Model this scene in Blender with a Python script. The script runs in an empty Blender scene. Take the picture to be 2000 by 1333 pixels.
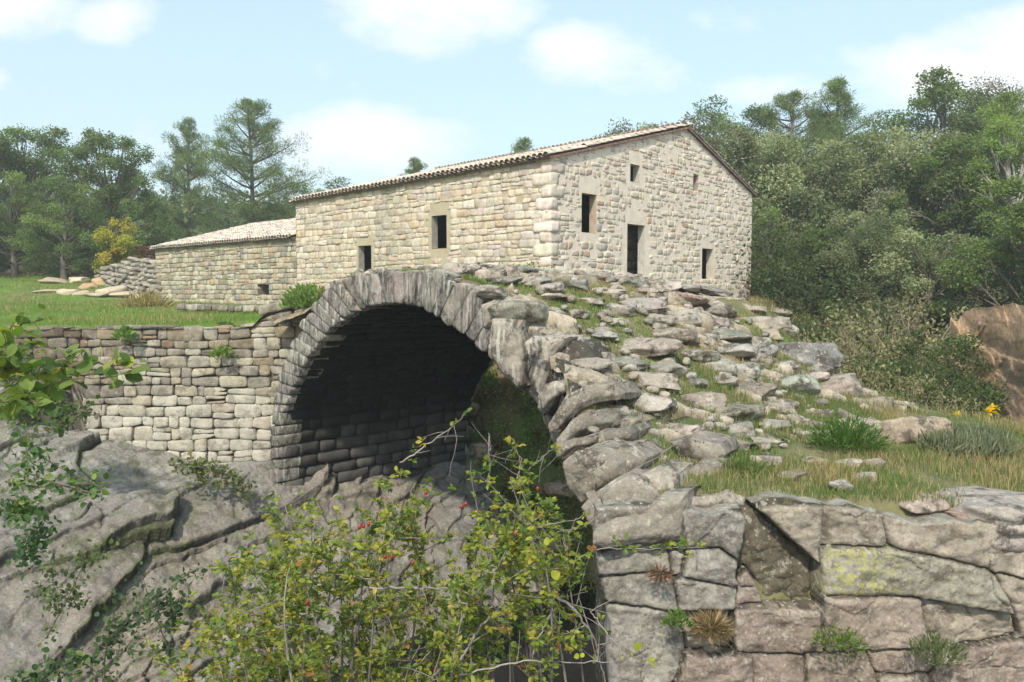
import bpy, math
import numpy as np
from math import radians

# ---------------------------------------------------------------- camera, sky, sun, exposure
S = bpy.context.scene
F = 1540.0
PIT = math.atan(96 / F)
cam_d = bpy.data.cameras.new("camera"); cam = bpy.data.objects.new("camera", cam_d)
S.collection.objects.link(cam)
cam_d.sensor_width = 36; cam_d.lens = 36 * F / 2000; cam_d.clip_start = 0.05; cam_d.clip_end = 3000
cam.location = (0, 0, 0); cam.rotation_euler = (math.pi / 2 - PIT, 0, 0)
S.camera = cam
S.view_settings.view_transform = 'Standard'; S.view_settings.look = 'None'
S.view_settings.exposure = 0.58; S.view_settings.gamma = 1
S.cycles.max_bounces = 6; S.cycles.diffuse_bounces = 3; S.cycles.transparent_max_bounces = 6

SUN = np.array([-0.27, -0.963, 0.0]); SUN /= np.linalg.norm(SUN)
ELEV = radians(44)
sd = bpy.data.lights.new("sun", 'SUN'); sun = bpy.data.objects.new("sun", sd); S.collection.objects.link(sun)
sd.energy = 3.0; sd.angle = radians(2.0); sd.color = (1.0, 0.93, 0.81)
sun.rotation_euler = (math.pi / 2 - ELEV, 0, math.atan2(SUN[0], -SUN[1]))

W = bpy.data.worlds.new("World"); S.world = W; W.use_nodes = True
nt = W.node_tree; nt.nodes.clear(); N = nt.nodes; LK = nt.links
def nd(t, **k):
    n = N.new(t)
    for a, b in k.items(): setattr(n, a, b)
    return n
def mth(op, a, b=None, c=None, clamp=False):
    n = nd('ShaderNodeMath', operation=op); n.use_clamp = clamp
    for i, v in enumerate((a, b, c)):
        if v is None: continue
        if isinstance(v, (int, float)): n.inputs[i].default_value = v
        else: LK.new(v, n.inputs[i])
    return n.outputs[0]
sky = nd('ShaderNodeTexSky', sky_type='NISHITA'); sky.sun_disc = False
sky.sun_elevation = ELEV; sky.sun_rotation = math.atan2(SUN[0], SUN[1]) % (2 * math.pi)
sky.air_density = 1.0; sky.dust_density = 1.5; sky.ozone_density = 1.5
tc = nd('ShaderNodeTexCoord'); sx = nd('ShaderNodeSeparateXYZ'); LK.new(tc.outputs['Generated'], sx.inputs[0])
ay = mth('MAXIMUM', mth('ABSOLUTE', sx.outputs[1]), 0.15)
uu = mth('DIVIDE', sx.outputs[0], ay); vv = mth('DIVIDE', sx.outputs[2], ay)
cb = nd('ShaderNodeCombineXYZ'); LK.new(uu, cb.inputs[0]); LK.new(vv, cb.inputs[1])
mp = nd('ShaderNodeMapping'); mp.inputs['Scale'].default_value = (1, 1.7, 1); LK.new(cb.outputs[0], mp.inputs[0])
nz = nd('ShaderNodeTexNoise'); nz.inputs['Scale'].default_value = 5.5; nz.inputs['Detail'].default_value = 8; nz.inputs['Roughness'].default_value = 0.6
LK.new(mp.outputs[0], nz.inputs['Vector'])
nz2 = nd('ShaderNodeTexNoise'); nz2.inputs['Scale'].default_value = 2.2; nz2.inputs['Detail'].default_value = 4
LK.new(mp.outputs[0], nz2.inputs['Vector'])
blobs = [(50, 15, 150, 75, .9), (240, 45, 95, 50, .75), (5, 165, 35, 25, .6), (860, 20, 190, 95, 1), (1150, 110, 130, 60, .75), (1180, 150, 130, 40, .55),
         (725, 285, 190, 72, 1.25), (790, 270, 120, 50, .9), (640, 330, 110, 50, .5), (1530, 185, 120, 35, .55), (1830, 150, 220, 75, 1), (2000, 130, 260, 95, 1)]
mx = None
for (bx, by, a, b, s) in blobs:
    u0 = (bx - 1000) / F; v0 = (570 - by) / F
    du = mth('MULTIPLY', mth('SUBTRACT', uu, u0), F / a / 1.12); dv = mth('MULTIPLY', mth('SUBTRACT', vv, v0), F / b / 1.15)
    d = mth('ADD', mth('MULTIPLY', du, du), mth('MULTIPLY', dv, dv))
    m = mth('MULTIPLY', mth('SUBTRACT', 1.0, mth('MINIMUM', d, 1.6)), s)
    mx = m if mx is None else mth('MAXIMUM', mx, m)
dens = mth('ADD', mx, mth('MULTIPLY', mth('SUBTRACT', nz.outputs[0], 0.5), 3.0))
dens = mth('MULTIPLY', mth('SUBTRACT', dens, 0.0), 0.95, clamp=True)
hz = mth('POWER', mth('SUBTRACT', 1.0, mth('MINIMUM', mth('MAXIMUM', sx.outputs[2], 0.0), 1.0)), 7.0)
veil = nd('ShaderNodeMix', data_type='RGBA', blend_type='ADD'); veil.inputs[0].default_value = 1
LK.new(sky.outputs[0], veil.inputs[6])
vc = nd('ShaderNodeMix', data_type='RGBA'); LK.new(hz, vc.inputs[0])
vc.inputs[6].default_value = (2.8, 3.7, 3.7, 1); vc.inputs[7].default_value = (3.6, 3.9, 3.6, 1)
LK.new(vc.outputs[2], veil.inputs[7])
cm = nd('ShaderNodeMix', data_type='RGBA'); LK.new(dens, cm.inputs[0]); LK.new(veil.outputs[2], cm.inputs[6])
cr = nd('ShaderNodeMix', data_type='RGBA'); LK.new(nz2.outputs[0], cr.inputs[0])
cr.inputs[6].default_value = (7.6, 7.6, 7.8, 1); cr.inputs[7].default_value = (11.0, 10.8, 10.8, 1)
LK.new(cr.outputs[2], cm.inputs[7])
bg = nd('ShaderNodeBackground'); bg.inputs[1].default_value = 0.095; LK.new(cm.outputs[2], bg.inputs[0])
wo = nd('ShaderNodeOutputWorld'); LK.new(bg.outputs[0], wo.inputs[0])

# ---------------------------------------------------------------- maths helpers
rng = np.random.default_rng(11)
CP, SP = math.cos(PIT), math.sin(PIT)
def ray(px, py):
    a = (px - 1000) / F; u = (666.5 - py) / F
    return np.array([a, CP + u * SP, -SP + u * CP])
def at(px, py, Y):
    d = ray(px, py); return d * (Y / d[1])
def hsh(i, j, k, s):
    h = (i.astype(np.int64) * 374761393 + j.astype(np.int64) * 668265263 + k.astype(np.int64) * 2147483647 + s * 1274126177) & 0xffffffff
    h = ((h ^ (h >> 13)) * 1274126177) & 0xffffffff
    h = ((h ^ (h >> 16)) * 2246822519) & 0xffffffff
    return ((h ^ (h >> 15)) & 0xffffff) / float(0xffffff)
def vnoise(P, s=0):
    P = np.asarray(P, float); I = np.floor(P).astype(np.int64); f = P - I; f = f * f * (3 - 2 * f)
    i, j, k = I[..., 0], I[..., 1], I[..., 2]; a, b, c = f[..., 0], f[..., 1], f[..., 2]
    r = 0
    for di in (0, 1):
        for dj in (0, 1):
            for dk in (0, 1):
                r = r + hsh(i + di, j + dj, k + dk, s) * (a if di else 1 - a) * (b if dj else 1 - b) * (c if dk else 1 - c)
    return r * 2 - 1
def fbm(P, sc=1.0, octv=4, s=0, g=0.5):
    P = np.asarray(P, float) * sc; r = 0; a = 1.0; t = 0
    for o in range(octv):
        r = r + a * vnoise(P * 2 ** o + 17.3 * o, s + o); t += a; a *= g
    return r / t
def P3(x, y, z=0.0):
    x, y = np.broadcast_arrays(np.asarray(x, float), np.asarray(y, float)); return np.stack([x, y, np.broadcast_to(z, x.shape)], -1)
def cells(u, v, s=0):
    i0 = np.floor(u).astype(np.int64); j0 = np.floor(v).astype(np.int64); z = np.zeros_like(i0)
    f1 = np.full(u.shape, 9.0); f2 = np.full(u.shape, 9.0); ca = np.zeros(u.shape); cbb = np.zeros(u.shape); dx = np.zeros(u.shape); dy = np.zeros(u.shape)
    for di in (-1, 0, 1):
        for dj in (-1, 0, 1):
            I = i0 + di; J = j0 + dj
            x = I + .1 + .8 * hsh(I, J, z, s); y = J + .1 + .8 * hsh(I, J, z, s + 1)
            d = np.hypot(u - x, v - y)
            n = d < f1
            f2 = np.where(n, f1, np.minimum(f2, d)); f1 = np.where(n, d, f1)
            ca = np.where(n, hsh(I, J, z, s + 2), ca); cbb = np.where(n, hsh(I, J, z, s + 3), cbb)
            dx = np.where(n, u - x, dx); dy = np.where(n, v - y, dy)
    return f1, f2, ca, cbb, dx, dy
def sst(x, a, b):
    t = np.clip((np.asarray(x, float) - a) / (b - a), 0, 1); return t * t * (3 - 2 * t)
def mixc(a, b, t): t = np.asarray(t)[..., None]; return a * (1 - t) + b * t
def nrm(v): v = np.asarray(v, float); return v / np.maximum(np.linalg.norm(v, axis=-1, keepdims=True), 1e-9)

class Geo:
    def __init__(s): s.v = []; s.q = []; s.t = []; s.c = []; s.n = 0
    def add(s, v, q=None, t=None, c=(.5, .5, .5)):
        v = np.asarray(v, float).reshape(-1, 3); c = np.broadcast_to(np.asarray(c, float), (len(v), 3)) if np.ndim(c) == 1 or len(np.shape(c)) == 1 else np.asarray(c, float).reshape(-1, 3)
        if q is not None and len(q): s.q.append(np.asarray(q, np.int64).reshape(-1, 4) + s.n)
        if t is not None and len(t): s.t.append(np.asarray(t, np.int64).reshape(-1, 3) + s.n)
        s.v.append(v); s.c.append(c); s.n += len(v)
    def grid(s, Pg, c=(.5, .5, .5), wrap=False, flip=False):
        a, b = Pg.shape[:2]; ii = np.arange(a * b).reshape(a, b)
        if wrap: ii = np.concatenate([ii, ii[:, :1]], 1)
        q = np.stack([ii[:-1, :-1], ii[:-1, 1:], ii[1:, 1:], ii[1:, :-1]], -1).reshape(-1, 4)
        if flip: q = q[:, ::-1]
        s.add(Pg, q=q, c=c if np.ndim(c) == 1 else np.asarray(c).reshape(-1, 3))
    def mesh(s, name, mat, smooth=True, weld=False):
        me = bpy.data.meshes.new(name); V = np.concatenate(s.v); C = np.concatenate(s.c)
        Q = np.concatenate(s.q) if s.q else np.zeros((0, 4), np.int64); T = np.concatenate(s.t) if s.t else np.zeros((0, 3), np.int64)
        if weld:
            _, ix, inv = np.unique(np.round(V, 4), axis=0, return_index=True, return_inverse=True); inv = inv.ravel()
            V = V[ix]; C = C[ix]; Q = inv[Q]; T = inv[T]
            Q = Q[(Q[:, 0] != Q[:, 1]) & (Q[:, 1] != Q[:, 2]) & (Q[:, 2] != Q[:, 3]) & (Q[:, 3] != Q[:, 0])]
        me.vertices.add(len(V)); me.vertices.foreach_set('co', V.ravel().astype(np.float32))
        me.loops.add(Q.size + T.size); me.loops.foreach_set('vertex_index', np.concatenate([Q.ravel(), T.ravel()]).astype(np.int32))
        me.polygons.add(len(Q) + len(T))
        st = np.concatenate([np.arange(len(Q)) * 4, Q.size + np.arange(len(T)) * 3])
        me.polygons.foreach_set('loop_start', st.astype(np.int32))
        try: me.polygons.foreach_set('loop_total', np.concatenate([np.full(len(Q), 4), np.full(len(T), 3)]).astype(np.int32))
        except Exception: pass
        me.polygons.foreach_set('use_smooth', np.full(len(Q) + len(T), smooth))
        me.update(calc_edges=True)
        a = me.color_attributes.new('Col', 'FLOAT_COLOR', 'POINT')
        a.data.foreach_set('color', np.concatenate([C, np.ones((len(C), 1))], 1).ravel().astype(np.float32))
        me.materials.append(mat); me.validate(); return me
    def build(s, name, mat, parent=None, smooth=True, loc=None, weld=False):
        if loc is not None: s.v = [v - np.asarray(loc) for v in s.v]
        o = bpy.data.objects.new(name, s.mesh(name, mat, smooth, weld)); S.collection.objects.link(o)
        if loc is not None: o.location = loc
        if parent is not None:
            o.parent = parent
            if loc is None: o.location = [-a for a in parent.location]
            else: o.location = [a - b for a, b in zip(loc, parent.location)]
        return o
def tag(o, label, cat, group=None, kind=None):
    o['label'] = label; o['category'] = cat
    if group: o['group'] = group
    if kind: o['kind'] = kind
    return o
def empty(name, loc, label, cat, group=None):
    o = bpy.data.objects.new(name, None); S.collection.objects.link(o); o.location = [float(a) for a in loc]; o.empty_display_size = .3
    return tag(o, label, cat, group)
def structure(o): o['kind'] = 'structure'; return o

# ---------------------------------------------------------------- materials
def mat(name, rough=0.9, noise=.25, scale=6.0, lichen=0.0, dark=0.0, bump=.4, bscale=30, spots=0.0, streak=0.0, moss=0.0, lsize=9.0, yellow=0.0, fine=.25, ldist=.02, lcol=(.55, .55, .50), dcol=(.035, .033, .03)):
    m = bpy.data.materials.new(name); m.use_nodes = True; t = m.node_tree; t.nodes.clear(); n = t.nodes; l = t.links
    def X(ty, **k):
        q = n.new(ty)
        for a, b in k.items(): setattr(q, a, b)
        return q
    def M(op, a, b, clamp=False):
        q = X('ShaderNodeMath', operation=op); q.use_clamp = clamp
        for i, v in enumerate((a, b)):
            if isinstance(v, (int, float)): q.inputs[i].default_value = v
            else: l.new(v, q.inputs[i])
        return q.outputs[0]
    def NZ(sc, det=6, ro=.6, off=0.0, vec=None):
        q = X('ShaderNodeTexNoise'); q.inputs['Scale'].default_value = sc; q.inputs['Detail'].default_value = det; q.inputs['Roughness'].default_value = ro
        mpp = X('ShaderNodeMapping'); mpp.inputs['Location'].default_value = (off, off * 1.3, off * .7); l.new(vec or geo.outputs['Position'], mpp.inputs[0]); l.new(mpp.outputs[0], q.inputs['Vector'])
        return q.outputs[0]
    def RAMP(v, a, b):
        q = X('ShaderNodeMapRange'); q.interpolation_type = 'SMOOTHSTEP'; l.new(v, q.inputs[0]); q.inputs[1].default_value = a; q.inputs[2].default_value = b; return q.outputs[0]
    def MIX(fac, a, b, bl='MIX'):
        q = X('ShaderNodeMix', data_type='RGBA', blend_type=bl)
        for i, v in ((0, fac), (6, a), (7, b)):
            if isinstance(v, (int, float)): q.inputs[i].default_value = v
            elif isinstance(v, tuple): q.inputs[i].default_value = (*v, 1)
            else: l.new(v, q.inputs[i])
        return q.outputs[2]
    geo = X('ShaderNodeNewGeometry'); at_ = X('ShaderNodeAttribute'); at_.attribute_name = 'Col'
    col = at_.outputs['Color']
    a = NZ(scale); mul = M('ADD', M('MULTIPLY', M('SUBTRACT', a, .5), noise * 4), 1.0)
    if fine: mul = M('MULTIPLY', mul, M('ADD', M('MULTIPLY', M('SUBTRACT', NZ(scale * 9, 4, .7, 3.1), .5), fine * 4), 1.0))
    mc = X('ShaderNodeCombineXYZ'); [l.new(mul, mc.inputs[i]) for i in range(3)]
    col = MIX(1.0, col, mc.outputs[0], 'MULTIPLY')
    if dark: col = MIX(M('MULTIPLY', RAMP(NZ(lsize * .45, 7, .72, 5.), .50, .62), dark, True), col, dcol)
    if streak:
        mpp = X('ShaderNodeMapping'); mpp.inputs['Scale'].default_value = (9, 9, 1.2); l.new(geo.outputs['Position'], mpp.inputs[0])
        col = MIX(M('MULTIPLY', RAMP(NZ(1.0, 5, .6, 8., mpp.outputs[0]), .48, .66), streak, True), col, dcol)
        col = MIX(M('MULTIPLY', RAMP(NZ(1.3, 5, .6, 18., mpp.outputs[0]), .54, .66), streak * .8, True), col, lcol)
    if lichen: col = MIX(M('MULTIPLY', RAMP(NZ(lsize, 8, .75, 11.), .55, .60), lichen, True), col, lcol)
    if spots:
        v = X('ShaderNodeTexVoronoi'); v.inputs['Scale'].default_value = 17; 
        wp = X('ShaderNodeVectorMath', operation='ADD'); nn = X('ShaderNodeTexNoise'); nn.inputs['Scale'].default_value = 25; l.new(geo.outputs['Position'], nn.inputs['Vector'])
        sc_ = X('ShaderNodeVectorMath', operation='SCALE'); sc_.inputs['Scale'].default_value = .06; l.new(nn.outputs['Color'], sc_.inputs[0]); l.new(sc_.outputs[0], wp.inputs[1]); l.new(geo.outputs['Position'], wp.inputs[0]); l.new(wp.outputs[0], v.inputs['Vector'])
        s1 = M('SUBTRACT', 1.0, RAMP(v.outputs['Distance'], .12, .3)); gate = RAMP(NZ(3.5, 4, .6, 21.), .47, .56)
        col = MIX(M('MULTIPLY', M('MULTIPLY', s1, gate), spots, True), col, lcol)
    if moss:
        sn = X('ShaderNodeSeparateXYZ'); l.new(geo.outputs['Normal'], sn.inputs[0])
        col = MIX(M('MULTIPLY', M('MULTIPLY', RAMP(NZ(3.0, 7, .7, 31.), .50, .62), RAMP(sn.outputs[2], .1, .7)), moss, True), col, (.09, .12, .03))
    if yellow:
        at2 = X('ShaderNodeAttribute'); at2.attribute_name = 'Yel'
        col = MIX(M('MULTIPLY', M('MULTIPLY', RAMP(NZ(19, 7, .78, 41.), .50, .56), at2.outputs['Fac']), yellow, True), col, (.38, .37, .10))
    bs = X('ShaderNodeBsdfPrincipled'); l.new(col, bs.inputs['Base Color']); bs.inputs['Roughness'].default_value = rough
    try: bs.inputs['Specular IOR Level'].default_value = .25
    except Exception: pass
    if bump:
        b1 = X('ShaderNodeBump'); b1.inputs['Strength'].default_value = bump; b1.inputs['Distance'].default_value = ldist
        l.new(M('ADD', NZ(bscale, 8, .7, 2.), M('MULTIPLY', NZ(bscale * .25, 5, .6, 7.), 1.5)), b1.inputs['Height']); l.new(b1.outputs[0], bs.inputs['Normal'])
    o = X('ShaderNodeOutputMaterial'); l.new(bs.outputs[0], o.inputs[0]); return m
def leafmat(name, tr=.35, rough=.55, noise=.0):
    m = bpy.data.materials.new(name); m.use_nodes = True; t = m.node_tree; t.nodes.clear(); n = t.nodes; l = t.links
    at_ = n.new('ShaderNodeAttribute'); at_.attribute_name = 'Col'
    bs = n.new('ShaderNodeBsdfPrincipled'); bs.inputs['Roughness'].default_value = rough; l.new(at_.outputs['Color'], bs.inputs['Base Color'])
    try: bs.inputs['Specular IOR Level'].default_value = .3
    except Exception: pass
    tl = n.new('ShaderNodeBsdfTranslucent'); g = n.new('ShaderNodeMix'); g.data_type = 'RGBA'; g.blend_type = 'MULTIPLY'; g.inputs[0].default_value = 1; g.inputs[7].default_value = (1.5, 1.6, .7, 1)
    l.new(at_.outputs['Color'], g.inputs[6]); l.new(g.outputs[2], tl.inputs[0])
    mx_ = n.new('ShaderNodeMixShader'); mx_.inputs[0].default_value = tr; l.new(bs.outputs[0], mx_.inputs[1]); l.new(tl.outputs[0], mx_.inputs[2])
    o = n.new('ShaderNodeOutputMaterial'); l.new(mx_.outputs[0], o.inputs[0]); return m
M_ash = mat('facade_stone', noise=.24, scale=5, lichen=.15, dark=.30, streak=.22, bump=.5, bscale=24, fine=.14, dcol=(.12, .10, .07))
M_gab = mat('gable_stone', noise=.20, scale=6, lichen=.15, dark=.22, streak=.12, bump=.4, bscale=26, fine=.12, dcol=(.14, .12, .10))
M_mort = mat('mortar', noise=.15, scale=4, bump=.4, bscale=40, fine=.15)
M_vous = mat('voussoir_stone', noise=.30, scale=4, lichen=.35, dark=.8, streak=.85, bump=.7, bscale=18, fine=.3, lcol=(.48, .47, .41))
M_wall = mat('terrace_stone', noise=.30, scale=4, lichen=.30, dark=.45, bump=.7, bscale=20, fine=.25, lcol=(.52, .49, .42), dcol=(.06, .045, .03))
M_vault = mat('shade_dark_vault_stone', noise=.35, scale=3, bump=.6, bscale=20, fine=.3)  # the vault's shade is put into its stone colours
M_deck = mat('deck_rock', noise=.34, scale=3.5, lichen=.6, dark=.85, spots=.55, moss=.12, bump=.8, bscale=16, fine=.3, lsize=7, lcol=(.50, .455, .375), dcol=(.06, .05, .04))
M_pier = mat('lichen_rock', noise=.38, scale=4, lichen=.55, dark=.6, spots=.75, moss=.05, bump=.9, bscale=18, fine=.3, lsize=11, yellow=.9, lcol=(.46, .43, .36), dcol=(.10, .08, .06))
M_bed = mat('bedrock', noise=.26, scale=2.6, lichen=.4, dark=.6, spots=.45, moss=.45, bump=1.0, bscale=7, ldist=.05, fine=.34, lsize=5, lcol=(.40, .38, .33), dcol=(.09, .08, .065))
M_soil = mat('ground', noise=.3, scale=1.5, bump=.6, bscale=12, fine=.3)
M_cliff = mat('ochre_rock', noise=.34, scale=1.3, dark=.2, bump=1.0, bscale=7, ldist=.08, fine=.3, dcol=(.22, .14, .08))
M_tile = mat('clay_tile', noise=.25, scale=5, lichen=.5, bump=.3, bscale=40, lcol=(.50, .46, .40), fine=.15)
M_wood = mat('weathered_wood', noise=.3, scale=6, bump=.3, bscale=30)
M_bark = mat('bark', noise=.35, scale=4, bump=.8, bscale=20)
M_leaf = leafmat('leaves'); M_leafn = leafmat('near_leaves', .42, .45); M_grass = leafmat('grass_blades', .3, .6)
M_hip = bpy.data.materials.new('hip_red'); M_hip.use_nodes = True; M_hip.node_tree.nodes['Principled BSDF'].inputs['Base Color'].default_value = (.28, .01, .012, 1); M_hip.node_tree.nodes['Principled BSDF'].inputs['Roughness'].default_value = .25
M_shade_pool = bpy.data.materials.new('shade_pool'); M_shade_pool.use_nodes = True; b_ = M_shade_pool.node_tree.nodes['Principled BSDF']; b_.inputs['Base Color'].default_value = (.008, .01, .008, 1); b_.inputs['Roughness'].default_value = .08

# ---------------------------------------------------------------- stone makers
def stones(g, C4, Nn, depth, gap, rnd, bulge, rough, col, proud=.02, U=(-1, -1, -.95, -.5, 0, .5, .95, 1, 1), V=(-1, -1, -.92, -.35, .35, .92, 1, 1), jit=.012, seed=0, nsc=6.0, flip=False):
    C4 = np.asarray(C4, float); n = len(C4)
    if n == 0: return
    Nn = np.broadcast_to(np.asarray(Nn, float), (n, 3)); r = np.random.default_rng(seed)
    C4 = C4 + r.normal(0, jit, C4.shape) * 1.0
    U = np.array(U, float); V = np.array(V, float)
    wd = np.maximum(.5 * (np.linalg.norm(C4[:, 1] - C4[:, 0], axis=1) + np.linalg.norm(C4[:, 2] - C4[:, 3], axis=1)), .03)
    ht = np.maximum(.5 * (np.linalg.norm(C4[:, 3] - C4[:, 0], axis=1) + np.linalg.norm(C4[:, 2] - C4[:, 1], axis=1)), .03)
    gp = np.broadcast_to(gap, (n,)) * r.uniform(.5, 1.5, n)
    su = 1 - np.minimum(2 * gp / wd, .5); sv = 1 - np.minimum(2 * gp / ht, .5)
    uu, vv = np.meshgrid(U, V, indexing='ij'); cornr = 1 - .10 * (np.abs(uu) ** 4) * (np.abs(vv) ** 4)
    a = (uu * cornr)[None] * su[:, None, None]; b = (vv * cornr)[None] * sv[:, None, None]
    a = (a + 1) / 2; b = (b + 1) / 2
    e = lambda k: C4[:, k][:, None, None, :]
    P = e(0) * ((1 - a) * (1 - b))[..., None] + e(1) * (a * (1 - b))[..., None] + e(2) * (a * b)[..., None] + e(3) * ((1 - a) * b)[..., None]
    nu, nv = len(U), len(V); iu, iv = np.meshgrid(np.arange(nu), np.arange(nv), indexing='ij')
    ring = np.minimum(np.minimum(iu, nu - 1 - iu), np.minimum(iv, nv - 1 - iv))
    prof = np.where(ring == 0, -depth, np.where(ring == 1, -rnd, bulge * (1 - uu ** 2 * .8) * (1 - vv ** 2 * .8)))
    off = prof[None] + (r.uniform(-1, 1, n) * proud)[:, None, None]
    nz_ = fbm(P.reshape(-1, 3), nsc, 3, seed).reshape(P.shape[:3]) * rough
    tilt = (r.normal(0, .35, n)[:, None, None] * uu + r.normal(0, .35, n)[:, None, None] * vv) * bulge
    off = off + np.where(ring[None] > 0, nz_ + tilt, 0)
    P = P + Nn[:, None, None, :] * off[..., None]
    lat = fbm(P.reshape(-1, 3), nsc * .8, 2, seed + 9).reshape(P.shape[:3]) * rough * .9
    ax = nrm(C4[:, 1] - C4[:, 0])[:, None, None, :]; up = nrm(C4[:, 3] - C4[:, 0])[:, None, None, :]
    P = P + (ax * (lat * uu[None])[..., None] + up * (lat * vv[None])[..., None]) * 1.0
    ii = np.arange(nu * nv).reshape(nu, nv)
    q = np.stack([ii[:-1, :-1], ii[1:, :-1], ii[1:, 1:], ii[:-1, 1:]], -1).reshape(-1, 4)
    if flip: q = q[:, ::-1]
    Q = (q[None] + (np.arange(n) * nu * nv)[:, None, None]).reshape(-1, 4)
    col = np.broadcast_to(np.asarray(col, float), (n, 3))
    g.add(P.reshape(-1, 3), q=Q, c=np.repeat(col, nu * nv, 0))
def courses(t0, t1, zb, zt, hr, wr, openings=(), seed=0, wave=.03, base=None, top=None, hfun=None):
    """quads (t,z) of a coursed wall between zb(t) and zt(t)"""
    r = np.random.default_rng(seed); ts = np.linspace(t0, t1, 80)
    lo = min(zb(t) for t in ts) if base is None else base; hi = max(zt(t) for t in ts) if top is None else top
    zs = [lo]
    while zs[-1] < hi:
        k = hfun(zs[-1]) if hfun else 1
        zs.append(zs[-1] + r.uniform(*hr) * k)
    out = []
    wv = lambda k, t: wave * math.sin(t * 1.1 + k * 1.7) * .6 + wave * math.sin(t * 2.9 + k * 4.1) * .4
    for k in range(len(zs) - 1):
        a, b = zs[k], zs[k + 1]; mid = (a + b) / 2
        iv = [(t0, t1)]
        for (o0, o1, p0, p1) in openings:
            ov = min(b, p1) - max(a, p0)
            if ov > .3 * (b - a):
                nv = []
                for (x0, x1) in iv:
                    if o1 <= x0 or o0 >= x1: nv.append((x0, x1)); continue
                    if o0 > x0: nv.append((x0, o0))
                    if o1 < x1: nv.append((o1, x1))
                iv = nv
        for (x0, x1) in iv:
            x = x0
            while x < x1 - .03:
                w = r.uniform(*wr) * (r.uniform(.55, 1) if r.random() < .35 else 1); e = x + w
                if x1 - e < wr[0] * .5: e = x1
                c = [(x, a + wv(k, x)), (e, a + wv(k, e)), (e, b + wv(k + 1, e)), (x, b + wv(k + 1, x))]
                parts = [c]
                if r.random() < .10 and w > .25:
                    m = r.uniform(.35, .65); m0 = (x, c[0][1] * (1 - m) + c[3][1] * m); m1 = (e, c[1][1] * (1 - m) + c[2][1] * m)
                    parts = [[c[0], c[1], m1, m0], [m0, m1, c[2], c[3]]]
                for p in parts:
                    p = [(t, min(max(z, zb(t)), zt(t))) for t, z in p]
                    h0 = p[3][1] - p[0][1]; h1 = p[2][1] - p[1][1]
                    if max(h0, h1) > .05:
                        if min(h0, h1) < .01: 
                            if h0 < h1: p[3] = (p[3][0], p[0][1] + .012)
                            else: p[2] = (p[2][0], p[1][1] + .012)
                        out.append(p)
                x = e
    return np.array(out)
def sheet_with_holes(g, t0, t1, zb, zt, openings, mapf, col, step=.35):
    ts = sorted(set([t0, t1] + [o for q in openings for o in q[:2] if t0 < o < t1] + list(np.arange(t0 + step, t1 - .05, step))))
    for a, b in zip(ts[:-1], ts[1:]):
        m = (a + b) / 2; cuts = sorted([(q[2], q[3]) for q in openings if q[0] <= m <= q[1]])
        lo = [zb(a), zb(b)]; segs = []
        for c0, c1 in cuts: segs.append((lo, [c0, c0])); lo = [c1, c1]
        segs.append((lo, [zt(a), zt(b)]))
        for l_, h_ in segs:
            if h_[0] <= l_[0] + 1e-4 and h_[1] <= l_[1] + 1e-4: continue
            g.add([mapf(a, l_[0]), mapf(b, l_[1]), mapf(b, h_[1]), mapf(a, h_[0])], q=[[0, 1, 2, 3]], c=col)
def box(g, o, ex, ey, ez, c, bev=0):
    o = np.array(o, float); ex, ey, ez = map(lambda a: np.array(a, float), (ex, ey, ez)); v = []
    for k in (0, 1):
        for j in (0, 1):
            for i in (0, 1): v.append(o + ex * i + ey * j + ez * k)
    g.add(v, q=[[0, 2, 3, 1], [4, 5, 7, 6], [0, 1, 5, 4], [2, 6, 7, 3], [0, 4, 6, 2], [1, 3, 7, 5]], c=c)
def rock_pts(n=9, p=3.0, seed=0, cuts=7, rough=.09):
    """a lumpy, faceted boulder of half-size 1, as cube-sphere grids"""
    r = np.random.default_rng(seed); l = np.linspace(-1, 1, n); a, b = np.meshgrid(l, l, indexing='ij'); o = np.ones_like(a)
    faces = [(o, a, b), (-o, b, a), (b, o, a), (a, -o, b), (a, b, o), (b, a, -o)]
    pl = nrm(r.normal(size=(cuts, 3))); pd = r.uniform(.62, .95, cuts); of = r.uniform(0, 100, 3); out = []
    for f in faces:
        P = np.stack(f, -1); P = P / (np.sum(np.abs(P) ** p, -1, keepdims=True) ** (1 / p))
        for k in range(cuts):
            d = P @ pl[k] - pd[k]; P = P - np.maximum(d, 0)[..., None] * pl[k] * .92
        P = P * (1 + rough * fbm(P + of, 1.6, 4, 3)[..., None] * 1.6 + rough * .85 * fbm(P + of, 5, 3, 5)[..., None])
        out.append(P)
    return out
def rock(g, c, half, ax=None, seed=0, n=9, p=3.2, col=(.3, .29, .27), cuts=7, rough=.09, tilt=0.12):
    r = np.random.default_rng(seed + 999)
    if ax is None:
        th = r.uniform(0, math.pi); ax = np.array([[math.cos(th), math.sin(th), 0], [-math.sin(th), math.cos(th), 0], [0, 0, 1.]])
    ax = np.array(ax, float); t1, t2 = r.normal(0, tilt, 2)
    R1 = np.array([[math.cos(t1), 0, math.sin(t1)], [0, 1, 0], [-math.sin(t1), 0, math.cos(t1)]]); R2 = np.array([[1, 0, 0], [0, math.cos(t2), -math.sin(t2)], [0, math.sin(t2), math.cos(t2)]])
    for P in rock_pts(n, p, seed, cuts, rough):
        Q = (P * np.array(half)) @ (R1 @ R2).T @ ax + np.array(c); g.grid(Q, col)
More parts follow.
